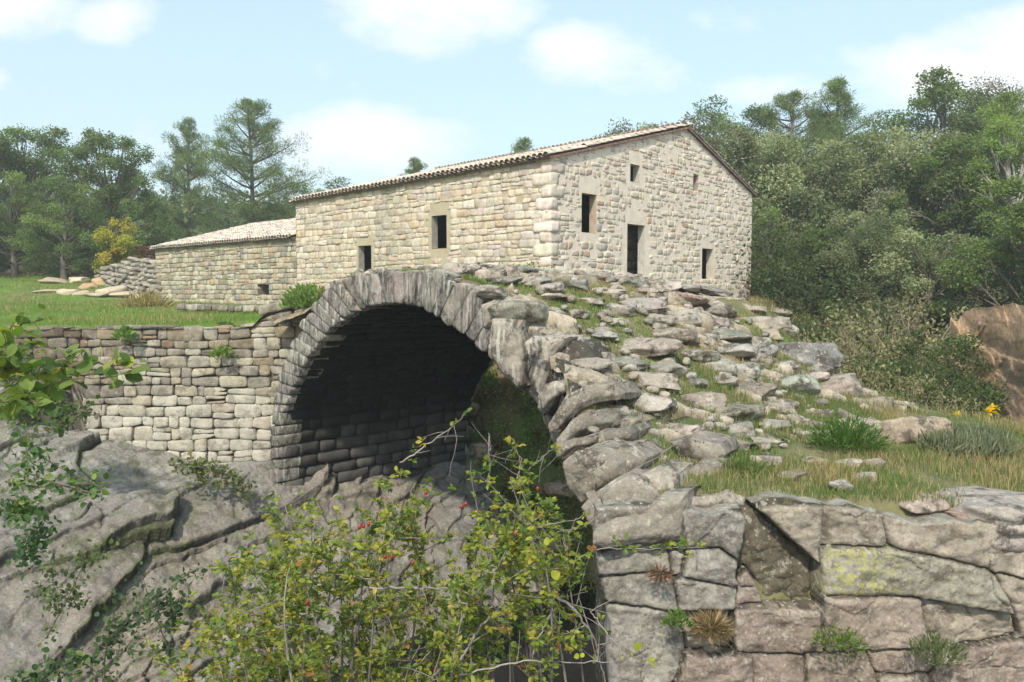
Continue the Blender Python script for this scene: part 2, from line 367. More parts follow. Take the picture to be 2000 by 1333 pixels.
# ---------------------------------------------------------------- site layout (metres, eye level is z = 0)
O2 = np.array([-1.92, 13.0]); UQ = np.array([.669, -.743]); UR = np.array([.743, .669])   # q along the bridge, r across it
def qr(x, y): dx = x - O2[0]; dy = y - O2[1]; return dx * UQ[0] + dy * UQ[1], dx * UR[0] + dy * UR[1]
def xy(q, r): return O2[0] + q * UQ[0] + r * UR[0], O2[1] + q * UQ[1] + r * UR[1]
BW = 5.0
def deckz(q): return np.interp(q, [-9, -5, -3.2, -2.4, -1.8, 0.6, 1.6, 2.4, 3.2, 4.0, 4.7, 5.4, 6.2, 9], [-.7, -.55, -.22, .08, .34, .38, .24, .05, -.3, -.72, -1.12, -1.5, -1.76, -1.9])
def rnear(q): return np.interp(q, [-9, 2.6, 3.49, 4.67, 5.48, 6.4, 7], [0, 0, -.16, -.79, -1.38, -2.16, -2.16])
HC = np.array([1.07, 22.0]); D1 = np.array([-.744, .668]); D2 = np.array([.659, .752])
def TLz(x, y):
    b = -.76 + .014 * np.clip(y - 18, 0, 30) + .05 * np.clip(y - 44, 0, 30)
    b = b + 1.25 * np.exp(-(((x - 2.2) / 6.0) ** 2 + ((y - 22.5) / 5.5) ** 2))
    b = b + 1.15 * sst(-x, 15.5, 22) * sst(y, 35, 46)
    return b + .05 * fbm(P3(x, y), .5, 3, 2)
def farz(x, y):
    l = 7 * np.exp(-((x + 78) / 42) ** 2) * sst(y, 62, 135) + 5 * sst(y, 50, 150) * np.exp(-((x + 20) / 60) ** 2)
    r = .10 * np.clip(y - 38, 0, 60) * sst(x, 0, 25)
    return -.3 + l + r + .012 * np.clip(y - 40, 0, 300)
def Hz(x, y):
    x = np.asarray(x, float); y = np.asarray(y, float); q, r = qr(x, y)
    TL = TLz(x, y)
    front = np.interp(q, [-60, -14, -9.5, -7.8, -4.9, -4.2, -1.6, 1.5, 3.4, 4.6, 7, 10, 14], [-1.2, -2.5, -3.0, -3.25, -4.0, -4.5, -7.3, -7.5, -6.9, -6.2, -5.2, -5.2, -5.2])
    front = np.where(q > 4, np.maximum(front, np.interp(y, [0, 1.2, 3.0, 5.0, 7], [-1.7, -1.75, -2.6, -3.9, -4.4]) - .0 * x - np.clip(-(x + 1.2), 0, 5) * .9), front)
    front = np.maximum(front, np.interp(np.hypot(x, y), [0, 1.5, 3.2, 6], [-1.65, -1.7, -3.2, -9]))
    
    back = np.interp(q, [-6.6, -4.4, -3.4, -2.2, -.6, 1, 4, 7, 9, 13], [0, 0, -1.0, -2.6, -4.6, -5.0, -4.6, -3.4, -2.5, -2.2])
    back = np.where(q < -6.6, TL, np.where(q < 0, back + TL * np.clip((-q) / 6.6, 0, 1), back))
    z = front + (back - front) * sst(r, 6.0, 7.9)
    # terrace behind the abutment wall
    s7 = sst(r, 5.0, 6.0) * (1 - sst(r, 6.6, 7.6)); lw = sst(y, 17.42, 17.55) * sst(-q - 1.0 * s7, 5.05, 5.15 + 2.2 * s7)
    lw2 = sst(-x, 10.3, 10.8) * sst(y, 15.9, 17.5)
    z = z + (TL - z) * lw; z = np.where((lw2 > 0) & (y < 17.55), z + (TL - z) * lw2, z)
    # right bank block under the lower end of the deck
    blk = (q > 5.3) & (y > 7.05) & (r > rnear(q) + .35) & (r < 5.4) | (y > 7.05) & (x > 1.2) & (q > 5.6) & (r < 5.4)
    dz = deckz(q) + .04 * fbm(P3(x, y), 1.2, 3, 4) - .03
    dz = dz - .12 * np.clip(x - 3.6, 0, 2)*sst(-y, -9, -7)
    z = np.where(blk, dz, z)
    z = np.where((r >= 5.4) & (q > 6), dz + (z - dz) * sst(r, 5.4, 7.5), z)
    fz = farz(x, y); z = z + (fz - z) * np.where(x < 0, sst(y, 46, 60), sst(y, 27, 38))
    z = np.where((x > 0), z + (np.maximum(z, fz - .4) - z) * sst(x + y * .3, 22, 30), z)
    return z
def hit(px, py, zf, y0=3.0, y1=60.0, dy=.04):
    d = ray(px, py); Y = np.arange(y0, y1, dy); X = d[0] / d[1] * Y; Z = d[2] / d[1] * Y
    k = np.argmax(Z < zf(X, Y)); return np.array([X[k], Y[k], Z[k]])
def deckxy(x, y): q, r = qr(x, y); return np.where((r > rnear(q) - .1) & (r < BW + .3) & (q > -6), deckz(q), Hz(x, y))

# ---------------------------------------------------------------- ground sheet
def axis(lo, hi, d, L0, L1, g=1.11):
    a = list(np.arange(lo, hi, d)); s = d; x = hi
    while x < L1: s = min(s * g, 12); a.append(x); x += s
    a.append(L1); s = d; x = lo
    while x > L0: s = min(s * g, 12); x -= s; a.insert(0, max(x, L0))
    return np.array(a)
gx = axis(-13, 9, .075, -900, 900); gy = axis(.5, 24, .075, -60, 1500)
GX, GY = np.meshgrid(gx, gy, indexing='ij'); GZ = Hz(GX, GY)
q_, r_ = qr(GX, GY); PP = P3(GX, GY)
n1 = fbm(PP, .8, 4, 1); n2 = fbm(PP, 3.0, 4, 5); n3 = fbm(PP, .12, 3, 8)
rockish = (q_ > -40) & (GY < 17.45) & (GZ < TLz(GX, GY) - .15) & (q_ < 5.2)
GZ = GZ + .10 * n1 * (rockish | (GY < 6.9)) + .03 * n2 + np.where(GY > 60, n3 * 1.5, 0)
rk = np.array([.22, .215, .20]); gr = np.array([.105, .135, .045]); er = np.array([.17, .125, .075]); dry = np.array([.26, .21, .12]); ochre = np.array([.35, .22, .12]); wood = np.array([.055, .07, .025])
GC = mixc(np.broadcast_to(gr, PP.shape), dry, np.clip(.35 + n1 * 1.6, 0, 1) * .7)
lawn = sst(GY, 17.4, 17.6) * sst(-q_, 4.8, 5.4); GC = mixc(GC, mixc(np.broadcast_to([.13, .22, .03], PP.shape), dry, np.clip(n1 * 1.6, 0, 1) * .6), lawn)
GC = mixc(GC, rk, np.where(rockish | ((GY < 6.9)), 1.0, 0)); GC = mixc(GC, er, np.clip(n2 * 1.5 + .1, 0, 1) * .6)
GC = mixc(GC, ochre, sst(GX, 7.5, 9) * sst(GY, 10.5, 12.5) * sst(-GY, -22, -19) * .8); GC = mixc(GC, er * .8, sst(-GX, 8.5, 9.5) * sst(-GY, -17.4, -17.2) * sst(GY, 8, 10)); GC = mixc(GC, wood, sst(GY, 50, 62) * .9); GC = mixc(GC, wood, sst(GX + .3 * GY, 16, 20) * sst(GY, 14, 22))
sx_ = np.gradient(GZ, gx, axis=0); sy_ = np.gradient(GZ, gy, axis=1); steep = sst(np.hypot(sx_, sy_), 1.0, 1.8)
GC = mixc(GC, np.array([.11, .10, .085]), steep)
bk_ = sst(r_, 5.1, 5.4) * sst(-r_, -13, -11) * sst(q_, -9, -8) * (q_ < 2); GC = mixc(GC, mixc(np.broadcast_to([.22, .16, .10], PP.shape), np.array([.11, .17, .05]), np.clip(.5 + n1 * 2, 0, 1)), bk_)
GC = mixc(GC, np.array([.018, .017, .015]), sst(q_, .6, 2.4) * (q_ < 7) * sst(-GZ, 2.2, 3.2) * (GY > 6.9))  # deep shade painted near-black on the low ground by the right springing
GZ = GZ - .6 * sst(-np.abs(q_ + 5.0), -7.8, -7.2) * sst(-np.abs(r_ + 1.65), -6.8, -6.2) * (q_ < 2.6)
GC = mixc(GC, np.array([.16, .15, .07]) , ((GX > .8) & (GY > 6.8) & (GY < 7.5)) * 1.0)
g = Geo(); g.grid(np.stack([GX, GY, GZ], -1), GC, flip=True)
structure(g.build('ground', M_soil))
g = Geo(); g.add([(-14, 3, -6.9), (6, 3, -6.9), (14, 18, -6.9), (-8, 20, -6.9)], q=[[0, 1, 2, 3]]); structure(g.build('shade_pool', M_shade_pool))  # near-black pool added for the deep shade at the gorge bottom

# bare rock slope under the abutment wall
qf = np.linspace(-13, 2.6, 3000); zf_ = np.interp(qf, [-14, -9.5, -7.8, -4.9, -4.2, -1.6, 1.5, 3.4], [-2.5, -3.0, -3.25, -4.0, -4.5, -7.3, -7.5, -6.9]); arc = np.r_[0, np.cumsum(np.hypot(np.diff(qf), np.diff(zf_)))]
sv = np.linspace(0, arc[-1], 680); qq = np.interp(sv, arc, qf); rr = np.linspace(-8.5, 5.4, 560); QQ, RR = np.meshgrid(qq, rr, indexing='ij'); SS = np.meshgrid(sv, rr, indexing='ij')[0]
SX, SY = xy(QQ, RR); SZ = Hz(SX, SY)
al = radians(30); w1 = RR * math.cos(al) - SS * math.sin(al); w2 = RR * math.sin(al) + SS * math.cos(al)
wn = fbm(P3(w1, w2), .55, 4, 21)
u1 = w1 * .27 + wn * .30; v1 = w2 * .50 + wn * .34
f1, f2, ca, cb_, dx, dy = cells(u1, v1, 31)
slab = (ca - .5) * .34 + dx * (cb_ - .5) * .75 + dy * (ca * .9 - .15) * .62
edge = sst(f2 - f1, 0, .10); ck = sst(fbm(P3(w1, w2), .6, 3, 57), -.02, .22); slab = slab - (1 - sst(f2 - f1, 0, .035)) * .22 * ck
f1b, f2b, cab, cbb, dxb, dyb = cells(w1 * .8 + wn * .9 + 5, w2 * 1.35 + wn * 1.0, 47)
small = (cab - .5) * .11 + dxb * (cbb - .5) * .16 + dyb * .13 - (1 - sst(f2b - f1b, 0, .10)) * .06 * (cab > .3)
disp = slab * .62 + small * (.2 + 1.3 * (cab > .66)) + .26 * wn + .12 * fbm(P3(w1, w2), 1.5, 6, 35, .6) - .05 * np.abs(fbm(P3(w1 * .8, w2 * 2.2), 1.6, 4, 37)) + .04 * fbm(P3(w1, w2), 3.5, 4, 33)
h1, h2, ha, hb_, hx, hy = cells(w1 * 2.1 + fbm(P3(w1, w2), 1.1, 3, 81) * .7, w2 * 2.9 + fbm(P3(w1, w2), 1.1, 3, 82) * .7, 83); hm = sst(fbm(P3(w1, w2), .5, 3, 84), -.15, .15)
hair = (1 - sst(h2 - h1, 0, .05)) * hm * (ha > .3); disp = disp - hair * .035 + hm * ((ha - .5) * .05 + hy * .08) + .03 * fbm(P3(w1, w2), 5, 4, 86, .65)
SZs = np.interp(QQ, qf, np.convolve(np.pad(zf_, 150, 'edge'), np.ones(301) / 301, 'valid')); gq = np.gradient(SZs[:, 0], qq)[:, None]; nl_ = np.sqrt(1 + gq ** 2)
SZ2 = SZ + disp / nl_ + .12; OQ = disp * (-gq) / nl_
SZ2 = SZ2 - .5 * sst(QQ, 1.8, 2.6)
rise = SY > 17.1; SZ2 = np.where(rise & (QQ < -4.7), np.minimum(SZ2, -3.2), SZ2); SZ2 = np.where((SY > 16.6) & (QQ < -4.7), np.minimum(SZ2, -2.9 - .28 * (QQ + 7.8).clip(0, 4)), SZ2)
sc = mixc(np.broadcast_to([.265, .245, .21], SX.shape + (3,)), np.array([.20, .19, .175]), np.clip(ca * 1.2 - .2, 0, 1) * .8)
sc = mixc(sc, np.array([.24, .19, .14]), np.clip(fbm(P3(SX, SY, SZ), .5, 3, 9) * 1.8, 0, 1) * .6)
sc = mixc(sc, np.array([.07, .08, .03]), (1 - sst(f2 - f1, 0, .10)) * np.clip(fbm(P3(SX, SY), .7, 3, 12) * 2.2 + .4, 0, 1))
sc = mixc(sc, np.array([.05, .045, .04]), (1 - sst(f2b - f1b, 0, .03)) * .6 * (cab > .66))
sc = mixc(sc, np.array([.08, .07, .055]), hair * .6); sc = sc * (1 + hm * (hb_ - .5) * .22)[..., None]
sc = mixc(sc, np.array([.035, .032, .028]), (1 - sst(f2 - f1, 0, .022)) * (.25 + .7 * ck))
sc = mixc(sc, np.array([.02, .019, .017]), sst(QQ, -1.5, .2) * sst(RR, -5.5, -3.5))  # shade of the hollow under the arch painted near-black on the bedrock
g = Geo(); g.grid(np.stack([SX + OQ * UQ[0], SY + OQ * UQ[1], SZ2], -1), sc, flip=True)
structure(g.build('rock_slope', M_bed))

# ---------------------------------------------------------------- stone bridge
bridge = empty('stone_bridge', (-1.92, 13, -5.1), 'old stone arch bridge with lichen covered ring and rough rock paved deck', 'bridge')
qt = np.linspace(-6.2, 6.4, 1500); xt, yt = xy(qt, rnear(qt)); slope_t = xt / yt
def fq(px, py):
    d = ray(px, py); s = d[0] / d[1]; q = np.interp(s, slope_t, qt); x, y = xy(q, rnear(q)); return q, d[2] / d[1] * y
def face(q, z, out=0.0):
    x, y = xy(q, rnear(q)); e = .02; x2, y2 = xy(q + e, rnear(q + e)); t = np.array([x2 - x, y2 - y]); t = t / np.linalg.norm(t); n = np.array([t[1], -t[0]])
    if n[1] > 0: n = -n
    return np.array([x + n[0] * out, y + n[1] * out, z]), np.array([n[0], n[1], 0])
INT = [(545, 1010), (546, 930), (549, 860), (556, 810), (574, 760), (600, 705), (640, 652), (695, 610), (760, 591), (830, 602), (900, 645), (965, 705), (1011, 759), (1038, 780), (1052, 815), (1068, 855), (1090, 894), (1105, 935), (1135, 991), (1150, 1045), (1166, 1120)]
EXT = [(530, 1010), (531, 930), (533, 860), (536, 810), (544, 752), (566, 688), (600, 620), (654, 556), (742, 526), (850, 530), (945, 572), (1010, 625), (1045, 690), (1070, 735), (1095, 775), (1115, 820), (1122, 858), (1132, 890), (1152, 935), (1172, 985), (1176, 1080)]
I3 = np.array([fq(*p) for p in INT]); E3 = np.array([fq(*p) for p in EXT])
seg = np.r_[0, np.cumsum(np.hypot(*np.diff(I3, axis=0).T))]
cut = [0.0]; r_v = np.random.default_rng(3)
while cut[-1] < seg[-1]:
    cut.append(cut[-1] + (r_v.uniform(.20, .34) if cut[-1] < seg[11] else r_v.uniform(.26, .42)))
cut[-1] = seg[-1]; cut = np.array(cut)
ci = np.stack([np.interp(cut, seg, I3[:, 0]), np.interp(cut, seg, I3[:, 1])], 1); ce = np.stack([np.interp(cut, seg, E3[:, 0]), np.interp(cut, seg, E3[:, 1])], 1)
C4 = []; NN = []
for k in range(int(np.searchsorted(cut, seg[12]))):
    ext = r_v.uniform(-.06, .12)
    m = lambda a, b, t: a + (b - a) * t
    e0 = m(ci[k], ce[k], 1 + ext); e1 = m(ci[k + 1], ce[k + 1], 1 + ext)
    f_ = [face(*ci[k], .05), face(*ci[k + 1], .05), face(*e1, .05), face(*e0, .05)]
    C4.append([a[0] for a in f_]); NN.append(f_[0][1])
g = Geo(); r_c = np.random.default_rng(5)
vc_ = np.array([.235, .215, .18]) * r_c.uniform(.75, 1.25, (len(C4), 1)) * (1 + r_c.normal(0, .03, (len(C4), 3)))
stones(g, C4, NN, .5, .003, .010, .006, .028, vc_, proud=.025, V=(-1, -1, -.9, -.6, -.25, .1, .4, .7, .92, 1, 1), jit=.012, seed=4, nsc=5)
g.build('arch_ring', M_vous, bridge)
# vault: courses running through the bridge
g = Geo(); C4 = []; vcol = []; NN = []
cut2 = [0.0]; segb = seg
while cut2[-1] < segb[-1]: cut2.append(cut2[-1] + r_v.uniform(.19, .32))
cut2[-1] = segb[-1]
ib = np.stack([np.interp(cut2, seg, I3[:, 0]), np.interp(cut2, seg, I3[:, 1])], 1)
ib = np.concatenate([[[ib[0, 0], -7.6]], [[ib[0, 0], -6.5]], [[ib[0, 0], -5.5]], ib, [[ib[-1, 0] + .05, -4.0]], [[ib[-1, 0] + .05, -5.5]], [[ib[-1, 0] + .05, -7.6]]])
for k in range(len(ib) - 1):
    (q0, z0), (q1, z1) = ib[k], ib[k + 1]; ra = max(rnear(q0), rnear(q1)) + .12; ra = max(ra, -1.2) if q0 > 4 else ra; n2 = np.array([z1 - z0, -(q1 - q0)]); n2 = n2 / np.linalg.norm(n2)
    r0 = ra
    while r0 < BW:
        w = r_v.uniform(.3, .85); r1 = min(r0 + w, BW)
        if BW - r1 < .2: r1 = BW
        c = [(*xy(q0, r0), z0), (*xy(q0, r1), z0), (*xy(q1, r1), z1), (*xy(q1, r0), z1)]
        C4.append(c); NN.append([n2[0] * UQ[0], n2[0] * UQ[1], n2[1]]); k_ = .008 + .007 * r_v.random(); foot_lit = 1.0 + 6.0 * sst(-z0, 2.5, 3.9) * (q0 < 0); vcol.append([k_ * foot_lit, k_ * .96 * foot_lit, k_ * .88 * foot_lit]); r0 = r1  # stone darkened for the vault's shade, lightened toward the left foot for skylight
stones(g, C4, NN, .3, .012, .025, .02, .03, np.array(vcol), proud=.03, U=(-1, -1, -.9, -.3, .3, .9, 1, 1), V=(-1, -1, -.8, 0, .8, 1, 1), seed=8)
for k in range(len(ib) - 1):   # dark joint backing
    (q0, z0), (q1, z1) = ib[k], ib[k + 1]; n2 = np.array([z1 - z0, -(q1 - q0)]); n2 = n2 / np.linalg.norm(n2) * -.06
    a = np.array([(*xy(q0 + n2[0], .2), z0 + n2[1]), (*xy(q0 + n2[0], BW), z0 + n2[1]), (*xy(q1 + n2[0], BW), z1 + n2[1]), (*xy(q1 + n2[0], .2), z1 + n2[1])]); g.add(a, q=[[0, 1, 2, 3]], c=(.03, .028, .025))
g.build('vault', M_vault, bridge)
# rubble core behind the ring and the far parapet face
g = Geo(); ks = np.linspace(0, seg[-1], 80)
a = np.stack([np.interp(ks, seg, I3[:, 0]), np.interp(ks, seg, I3[:, 1])], 1); b = np.stack([np.interp(ks, seg, E3[:, 0]), np.interp(ks, seg, E3[:, 1])], 1)
g.grid(np.array([[face(*p, -.05)[0] for p in a], [face(*p, -.05)[0] for p in a + (b - a) * .97]]), (.06, .055, .05))
far = []
for q0 in np.arange(-4.7, 6.2, .3):
    zb = -5.1 + math.sqrt(max(4.8 ** 2 - q0 ** 2, 0)) if abs(q0) < 4.8 else -7; far.append([(*xy(q0, BW), zb), (*xy(q0, BW), float(deckz(q0)) - .05)])
g.grid(np.array(far), (.2, .19, .17)); g.build('rubble_core', M_wall, bridge)
# deck fill: earth and gravel between the stones
qd = np.linspace(-4.9, 6.25, 480); sd_ = np.linspace(0, 1, 300); QD, SD = np.meshgrid(qd, sd_, indexing='ij')
RD = rnear(QD) + .02 + .10 * sst(QD, 3.8, 4.6) + (BW + .15 - rnear(QD)) * SD; DX, DY = xy(QD, RD)
nA = fbm(P3(DX, DY), 1.1, 4, 61); nB = fbm(P3(DX, DY), 4.5, 4, 62); wq = fbm(P3(DX, DY), 1.4, 3, 64)
k1, k2, ka, kb, kx, ky = cells(DX * 1.35 + DY * .35 + wq * .45, DY * 2.1 + wq * .45, 65)
kill = sst(nA + .25 * (kb - .5) - .10 * (QD < 1), .09, .20); slabm = sst(k2 - k1, .02, .13) * (1 - kill) * sst(QD, -2.6, -1.6)
stp = (.0 + .10 * ka - ky * .20 * (.4 + kb) + kx * (kb - .5) * .12) * slabm * (.45 + .55 * sst(QD, .2, 2.2)) - .03 * (1 - sst(QD, 0, 2)) + .03 * fbm(P3(DX, DY), 7, 3, 66) * slabm
DZ = deckz(QD) - .06 + .05 * nA + .02 * nB + stp - .12 * (1 - sst(SD, 0, .03))
dc = mixc(np.broadcast_to([.15, .12, .075], DX.shape + (3,)), np.array([.135, .12, .06]), np.clip(.3 + nB * 2.2, 0, 1)); dc = mixc(dc, np.array([.32, .25, .15]), np.clip(fbm(P3(DX, DY), 1.7, 3, 67) * 2.4, 0, 1) * .8)
sc_ = np.array([.36, .32, .26]) * (.6 + .6 * kb)[..., None] * (1 + .12 * (ka - .5))[..., None] * np.array([1.03, 1, .96])
dc = mixc(dc, sc_, slabm); DMASK = (qd, sd_, slabm)
g = Geo(); g.grid(np.stack([DX, DY, DZ], -1), dc, flip=True); g.build('deck_fill', M_deck, bridge)

# abutment: coursed wall to the left of the arch, facing the gorge
wing = empty('abutment_wall', (-7.2, 17.0, -2.2), 'coursed stone terrace wall left of the arch, pale cream at the foot and stained brown above', 'wall')
WY = 17.0
def wmap(px, py): p = at(px, py, WY); return p[0], p[2]
top = [(-8, 648), (60, 640), (250, 636), (470, 636), (500, 630), (512, 606), (560, 600), (600, 597), (660, 560)]
bot = [(-8, 700), (90, 715), (158, 735), (164, 845), (230, 862), (300, 880), (380, 896), (440, 900), (500, 925), (545, 935)]
tp = np.array([wmap(*p) for p in top]); bt = np.array([wmap(*p) for p in bot]); 
qe = ce[:, 0]; ze = ce[:, 1]
xr = [wmap(px, py) for px, py in EXT[:8]]; xrz = np.array([z for x, z in xr]); xrx = np.array([x for x, z in xr])
tz_ = lambda t: float(np.interp(t, tp[:, 0], tp[:, 1])); bz_ = lambda t: float(np.interp(t, bt[:, 0], bt[:, 1])) - .18
Q4 = courses(tp[0, 0], -4.55, bz_, tz_, (.17, .27), (.22, .62), seed=22, wave=.05)
keep = []; 
for c in Q4:
    x0, x1 = c[:, 0].min(), c[:, 0].max(); zc = c[:, 1].mean(); lim = np.interp(zc, xrz, xrx) + .02
    if x0 > lim - .06: continue
    c = c.copy(); c[:, 0] = np.minimum(c[:, 0], lim); keep.append(c)
Q4 = np.array(keep); zc = Q4[:, :, 1].mean(1); xc = Q4[:, :, 0].mean(1); r = np.random.default_rng(6); n = len(Q4)
pal = np.array([[.38, .34, .25], [.33, .27, .18], [.24, .21, .17], [.42, .39, .31], [.36, .25, .15], [.29, .26, .21]])
cc = pal[r.choice(6, n, p=[.3, .15, .18, .2, .05, .12])] * r.uniform(.8, 1.15, (n, 1))
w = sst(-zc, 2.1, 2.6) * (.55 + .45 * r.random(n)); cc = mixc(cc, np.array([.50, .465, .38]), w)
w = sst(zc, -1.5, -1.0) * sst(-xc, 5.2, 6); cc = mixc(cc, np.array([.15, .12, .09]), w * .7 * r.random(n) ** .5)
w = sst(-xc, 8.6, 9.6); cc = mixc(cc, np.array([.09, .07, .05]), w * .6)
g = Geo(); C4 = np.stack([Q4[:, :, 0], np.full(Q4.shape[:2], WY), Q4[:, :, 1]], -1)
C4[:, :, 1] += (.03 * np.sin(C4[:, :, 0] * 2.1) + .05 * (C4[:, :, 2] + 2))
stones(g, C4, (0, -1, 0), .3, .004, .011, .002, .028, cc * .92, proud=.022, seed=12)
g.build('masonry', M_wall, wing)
g = Geo(); xs = np.linspace(tp[0, 0], -4.6, 40); g.grid(np.array([[(x, WY + .14, bz_(x) - .3) for x in xs], [(x, WY + .14, tz_(x) - .05) for x in xs]]), (.13, .11, .085)); g.grid(np.array([[(x, WY + .02, tz_(x) - .07) for x in xs], [(x, WY + .7, tz_(x) - .06) for x in xs]]), (.12, .13, .05)); g.build('joint_backing', M_mort, wing)

# low stepped wall on the terrace beside the ring
low = Geo(); r = np.random.default_rng(17); C4 = []; cl = []
def rowpx(p0, p1, Y0, Y1, h, wr, g_, seed, cols, rows=1, nrmv=(-.2, -1, 0)):
    r = np.random.default_rng(seed); a = at(*p0, Y0); b = at(*p1, Y1); L = np.linalg.norm(b - a); t = 0; C = []; cl = []
    while t < L:
        w = min(r.uniform(*wr), L - t); 
        for k in range(rows):
            z = np.array([0, 0, 1.0]); p = a + (b - a) * t / L; e = a + (b - a) * (t + w) / L; C.append([p + z * h * k, e + z * h * k, e + z * h * (k + 1), p + z * h * (k + 1)]); cl.append(cols[r.integers(len(cols))])
        t += w
    stones(g_, C, nrm(np.array(nrmv, float)), .35, .012, .03, .03, .04, np.array(cl), proud=.04, seed=seed)
gc = [(.22, .19, .14), (.3, .27, .2), (.16, .14, .11), (.36, .33, .26)]
rowpx((345, 606), (520, 612), 25, 20.5, .2, (.3, .8), low, 5, gc)
o = low.build('terrace_step', M_wall, None, loc=at(430, 610, 22)); tag(o, 'low row of mossy kerb stones across the grass terrace below the outbuilding', 'kerb')
low = Geo(); rowpx((505, 640), (652, 612), 17.2, 16.6, .24, (.3, .6), low, 6, gc, 2, (-.1, -1, 0))
o = low.build('terrace_step', M_wall, None, loc=at(580, 630, 17)); tag(o, 'two courses of blocks where the terrace wall steps up to the arch ring', 'kerb')
# ---------------------------------------------------------------- house
D2n = D2 / np.linalg.norm(D2); D1n = D1 / np.linalg.norm(D1)
NF = np.array([-D1n[1], D1n[0]]); NF = NF if NF[1] < 0 else -NF          # outward normal, long facade
NG = np.array([D2n[1], -D2n[0]]); NG = NG if NG[1] < 0 else -NG         # outward normal, gable
NF3 = np.array([*NF, 0]); NG3 = np.array([*NG, 0])
def wtz(px, py, d):
    r_ = ray(px, py); s = r_[0] / r_[1]; t = (s * HC[1] - HC[0]) / (d[0] - s * d[1]); y = HC[1] + t * d[1]; return t, r_[2] / r_[1] * y
LF = 12.55; LG = 12.9; TA = 7.5; ZE = 3.74; ZA = 5.68; ZR = 3.93; LT = 12.2; ZL = 2.12
house = empty('stone_house', (-1.5, 26.5, .2), 'long two storey stone house with pale tiled roof and small unglazed windows', 'house')
def fm(t, z, o=0.0): p = HC + D1n * t + NF * o; return np.array([p[0], p[1], z])
def gm(t, z, o=0.0): p = HC + D2n * t + NG * o; return np.array([p[0], p[1], z])
def rect(d, x0, x1, y0, y1):
    a = wtz(x0, y1, d); b = wtz(x1, y1, d); c = wtz(x0, y0, d); e = wtz(x1, y0, d); t0, t1 = sorted(((a[0] + c[0]) / 2, (b[0] + e[0]) / 2)); m = (a[1] + b[1]) / 2; k = (c[1] + e[1]) / 2; return [t0, t1, m, k]
OF = [rect(D1n, 843, 872, 421, 485), rect(D1n, 700, 725, 480, 535), rect(D1n, 503, 525, 556, 575)]
OG = [rect(D2n, 1136, 1165, 379, 455), rect(D2n, 1231, 1250, 322, 356), rect(D2n, 1354, 1364, 340, 377), rect(D2n, 1225, 1259, 439, 536), rect(D2n, 1371, 1392, 486, 548)]
ztg = lambda t: float(np.interp(t, [0, TA, LG], [ZE, ZA, ZR])) - .05
TL_ = .0215
zbg = lambda t: float(np.interp(t, [0, 5, 9, LG], [.1, .1, -.1, -.6]))
ztf = lambda t: ZE - .03 - TL_ * t
zbf = lambda t: float(np.interp(t, [0, 12.6], [0.1, -.8]))
ztl = lambda t: ZL - .03
zbl = lambda t: -.95
def cream(n, r, pal, p, v=.14): pal = np.array(pal); return pal[r.choice(len(pal), n, p=p)] * r.uniform(1 - v, 1 + v, (n, 1)) * (1 + r.normal(0, .02, (n, 3)))
PF = [(.57, .485, .375), (.58, .51, .415), (.54, .445, .325), (.42, .365, .29), (.55, .41, .285), (.51, .45, .375)]
PG = [(.62, .535, .43), (.56, .485, .39), (.66, .575, .465), (.54, .43, .33), (.44, .38, .32), (.57, .41, .29)]
r = np.random.default_rng(31)
def exp_(o, l, j, s_, ov):
    q = [tuple(o)]
    if l: q.append((o[0] - ov, o[1] + ov, o[3], o[3] + l))
    if j: q.append((o[0] - j, o[1] + j, o[2], o[3]))
    if s_: q.append((o[0] - ov * .8, o[1] + ov * .8, o[2] - s_, o[2]))
    return q
OFx = exp_(OF[0], .36, .17, .22, .10) + exp_(OF[1], .22, .14, 0, .10); OGx = exp_(OG[0], .42, 0, .2, .14) + exp_(OG[1], .38, .26, .16, .10) + [tuple(OG[2])] + exp_(OG[3], .42, .30, 0, .13) + exp_(OG[4], .20, .16, 0, .12)
# facade
Qf = courses(0.0, LF, zbf, ztf, (.14, .25), (.20, .58), OFx, seed=41, wave=.035)
g = Geo(); C4 = np.array([[fm(t, z) for t, z in c] for c in Qf]); cf = cream(len(C4), r, PF, [.34, .26, .15, .08, .05, .12])
tc_ = Qf[:, :, 0].mean(1); wst = np.exp(-((tc_ - 7.2) / .7) ** 2) * .8; cf = mixc(cf, np.array([.27, .25, .21]), wst * r.random(len(cf)))
stones(g, C4, NF3, .25, .005, .011, .001, .020, cf, proud=.014, seed=42)
g.build('facade', M_ash, house)
g = Geo(); sheet_with_holes(g, 0, LF, lambda t: zbf(t) - .2, lambda t: ZE - TL_ * t, [tuple(o) for o in OF[:2]], lambda t, z: fm(t, z, -.018), (.42, .36, .25)); g.build('facade_joints', M_mort, house)
# lower wing facade
Ql = courses(LF + .02, LF + LT, zbl, ztl, (.15, .24), (.2, .55), [tuple(OF[2])], seed=45, wave=.03)
g = Geo(); C4 = np.array([[fm(t, z) for t, z in c] for c in Ql]); cl = cream(len(C4), r, [(.42, .37, .27), (.48, .44, .34), (.30, .26, .19), (.26, .24, .20), (.44, .32, .2)], [.35, .25, .18, .14, .08])
stones(g, C4, NF3, .25, .006, .011, .002, .020, cl, proud=.016, seed=46)
wingh = empty('lower_wing', fm(18.5, -.4), 'low stone outbuilding with lean-to tiled roof joined to the left end of the tall house', 'outbuilding')
g.build('wall', M_ash, wingh)
g = Geo(); sheet_with_holes(g, LF, LF + LT, lambda t: zbl(t) - .2, lambda t: ZL, [tuple(OF[2])], lambda t, z: fm(t, z, -.03), (.28, .23, .15)); g.build('wall_joints', M_mort, wingh)
g = Geo(); o2 = OF[2]
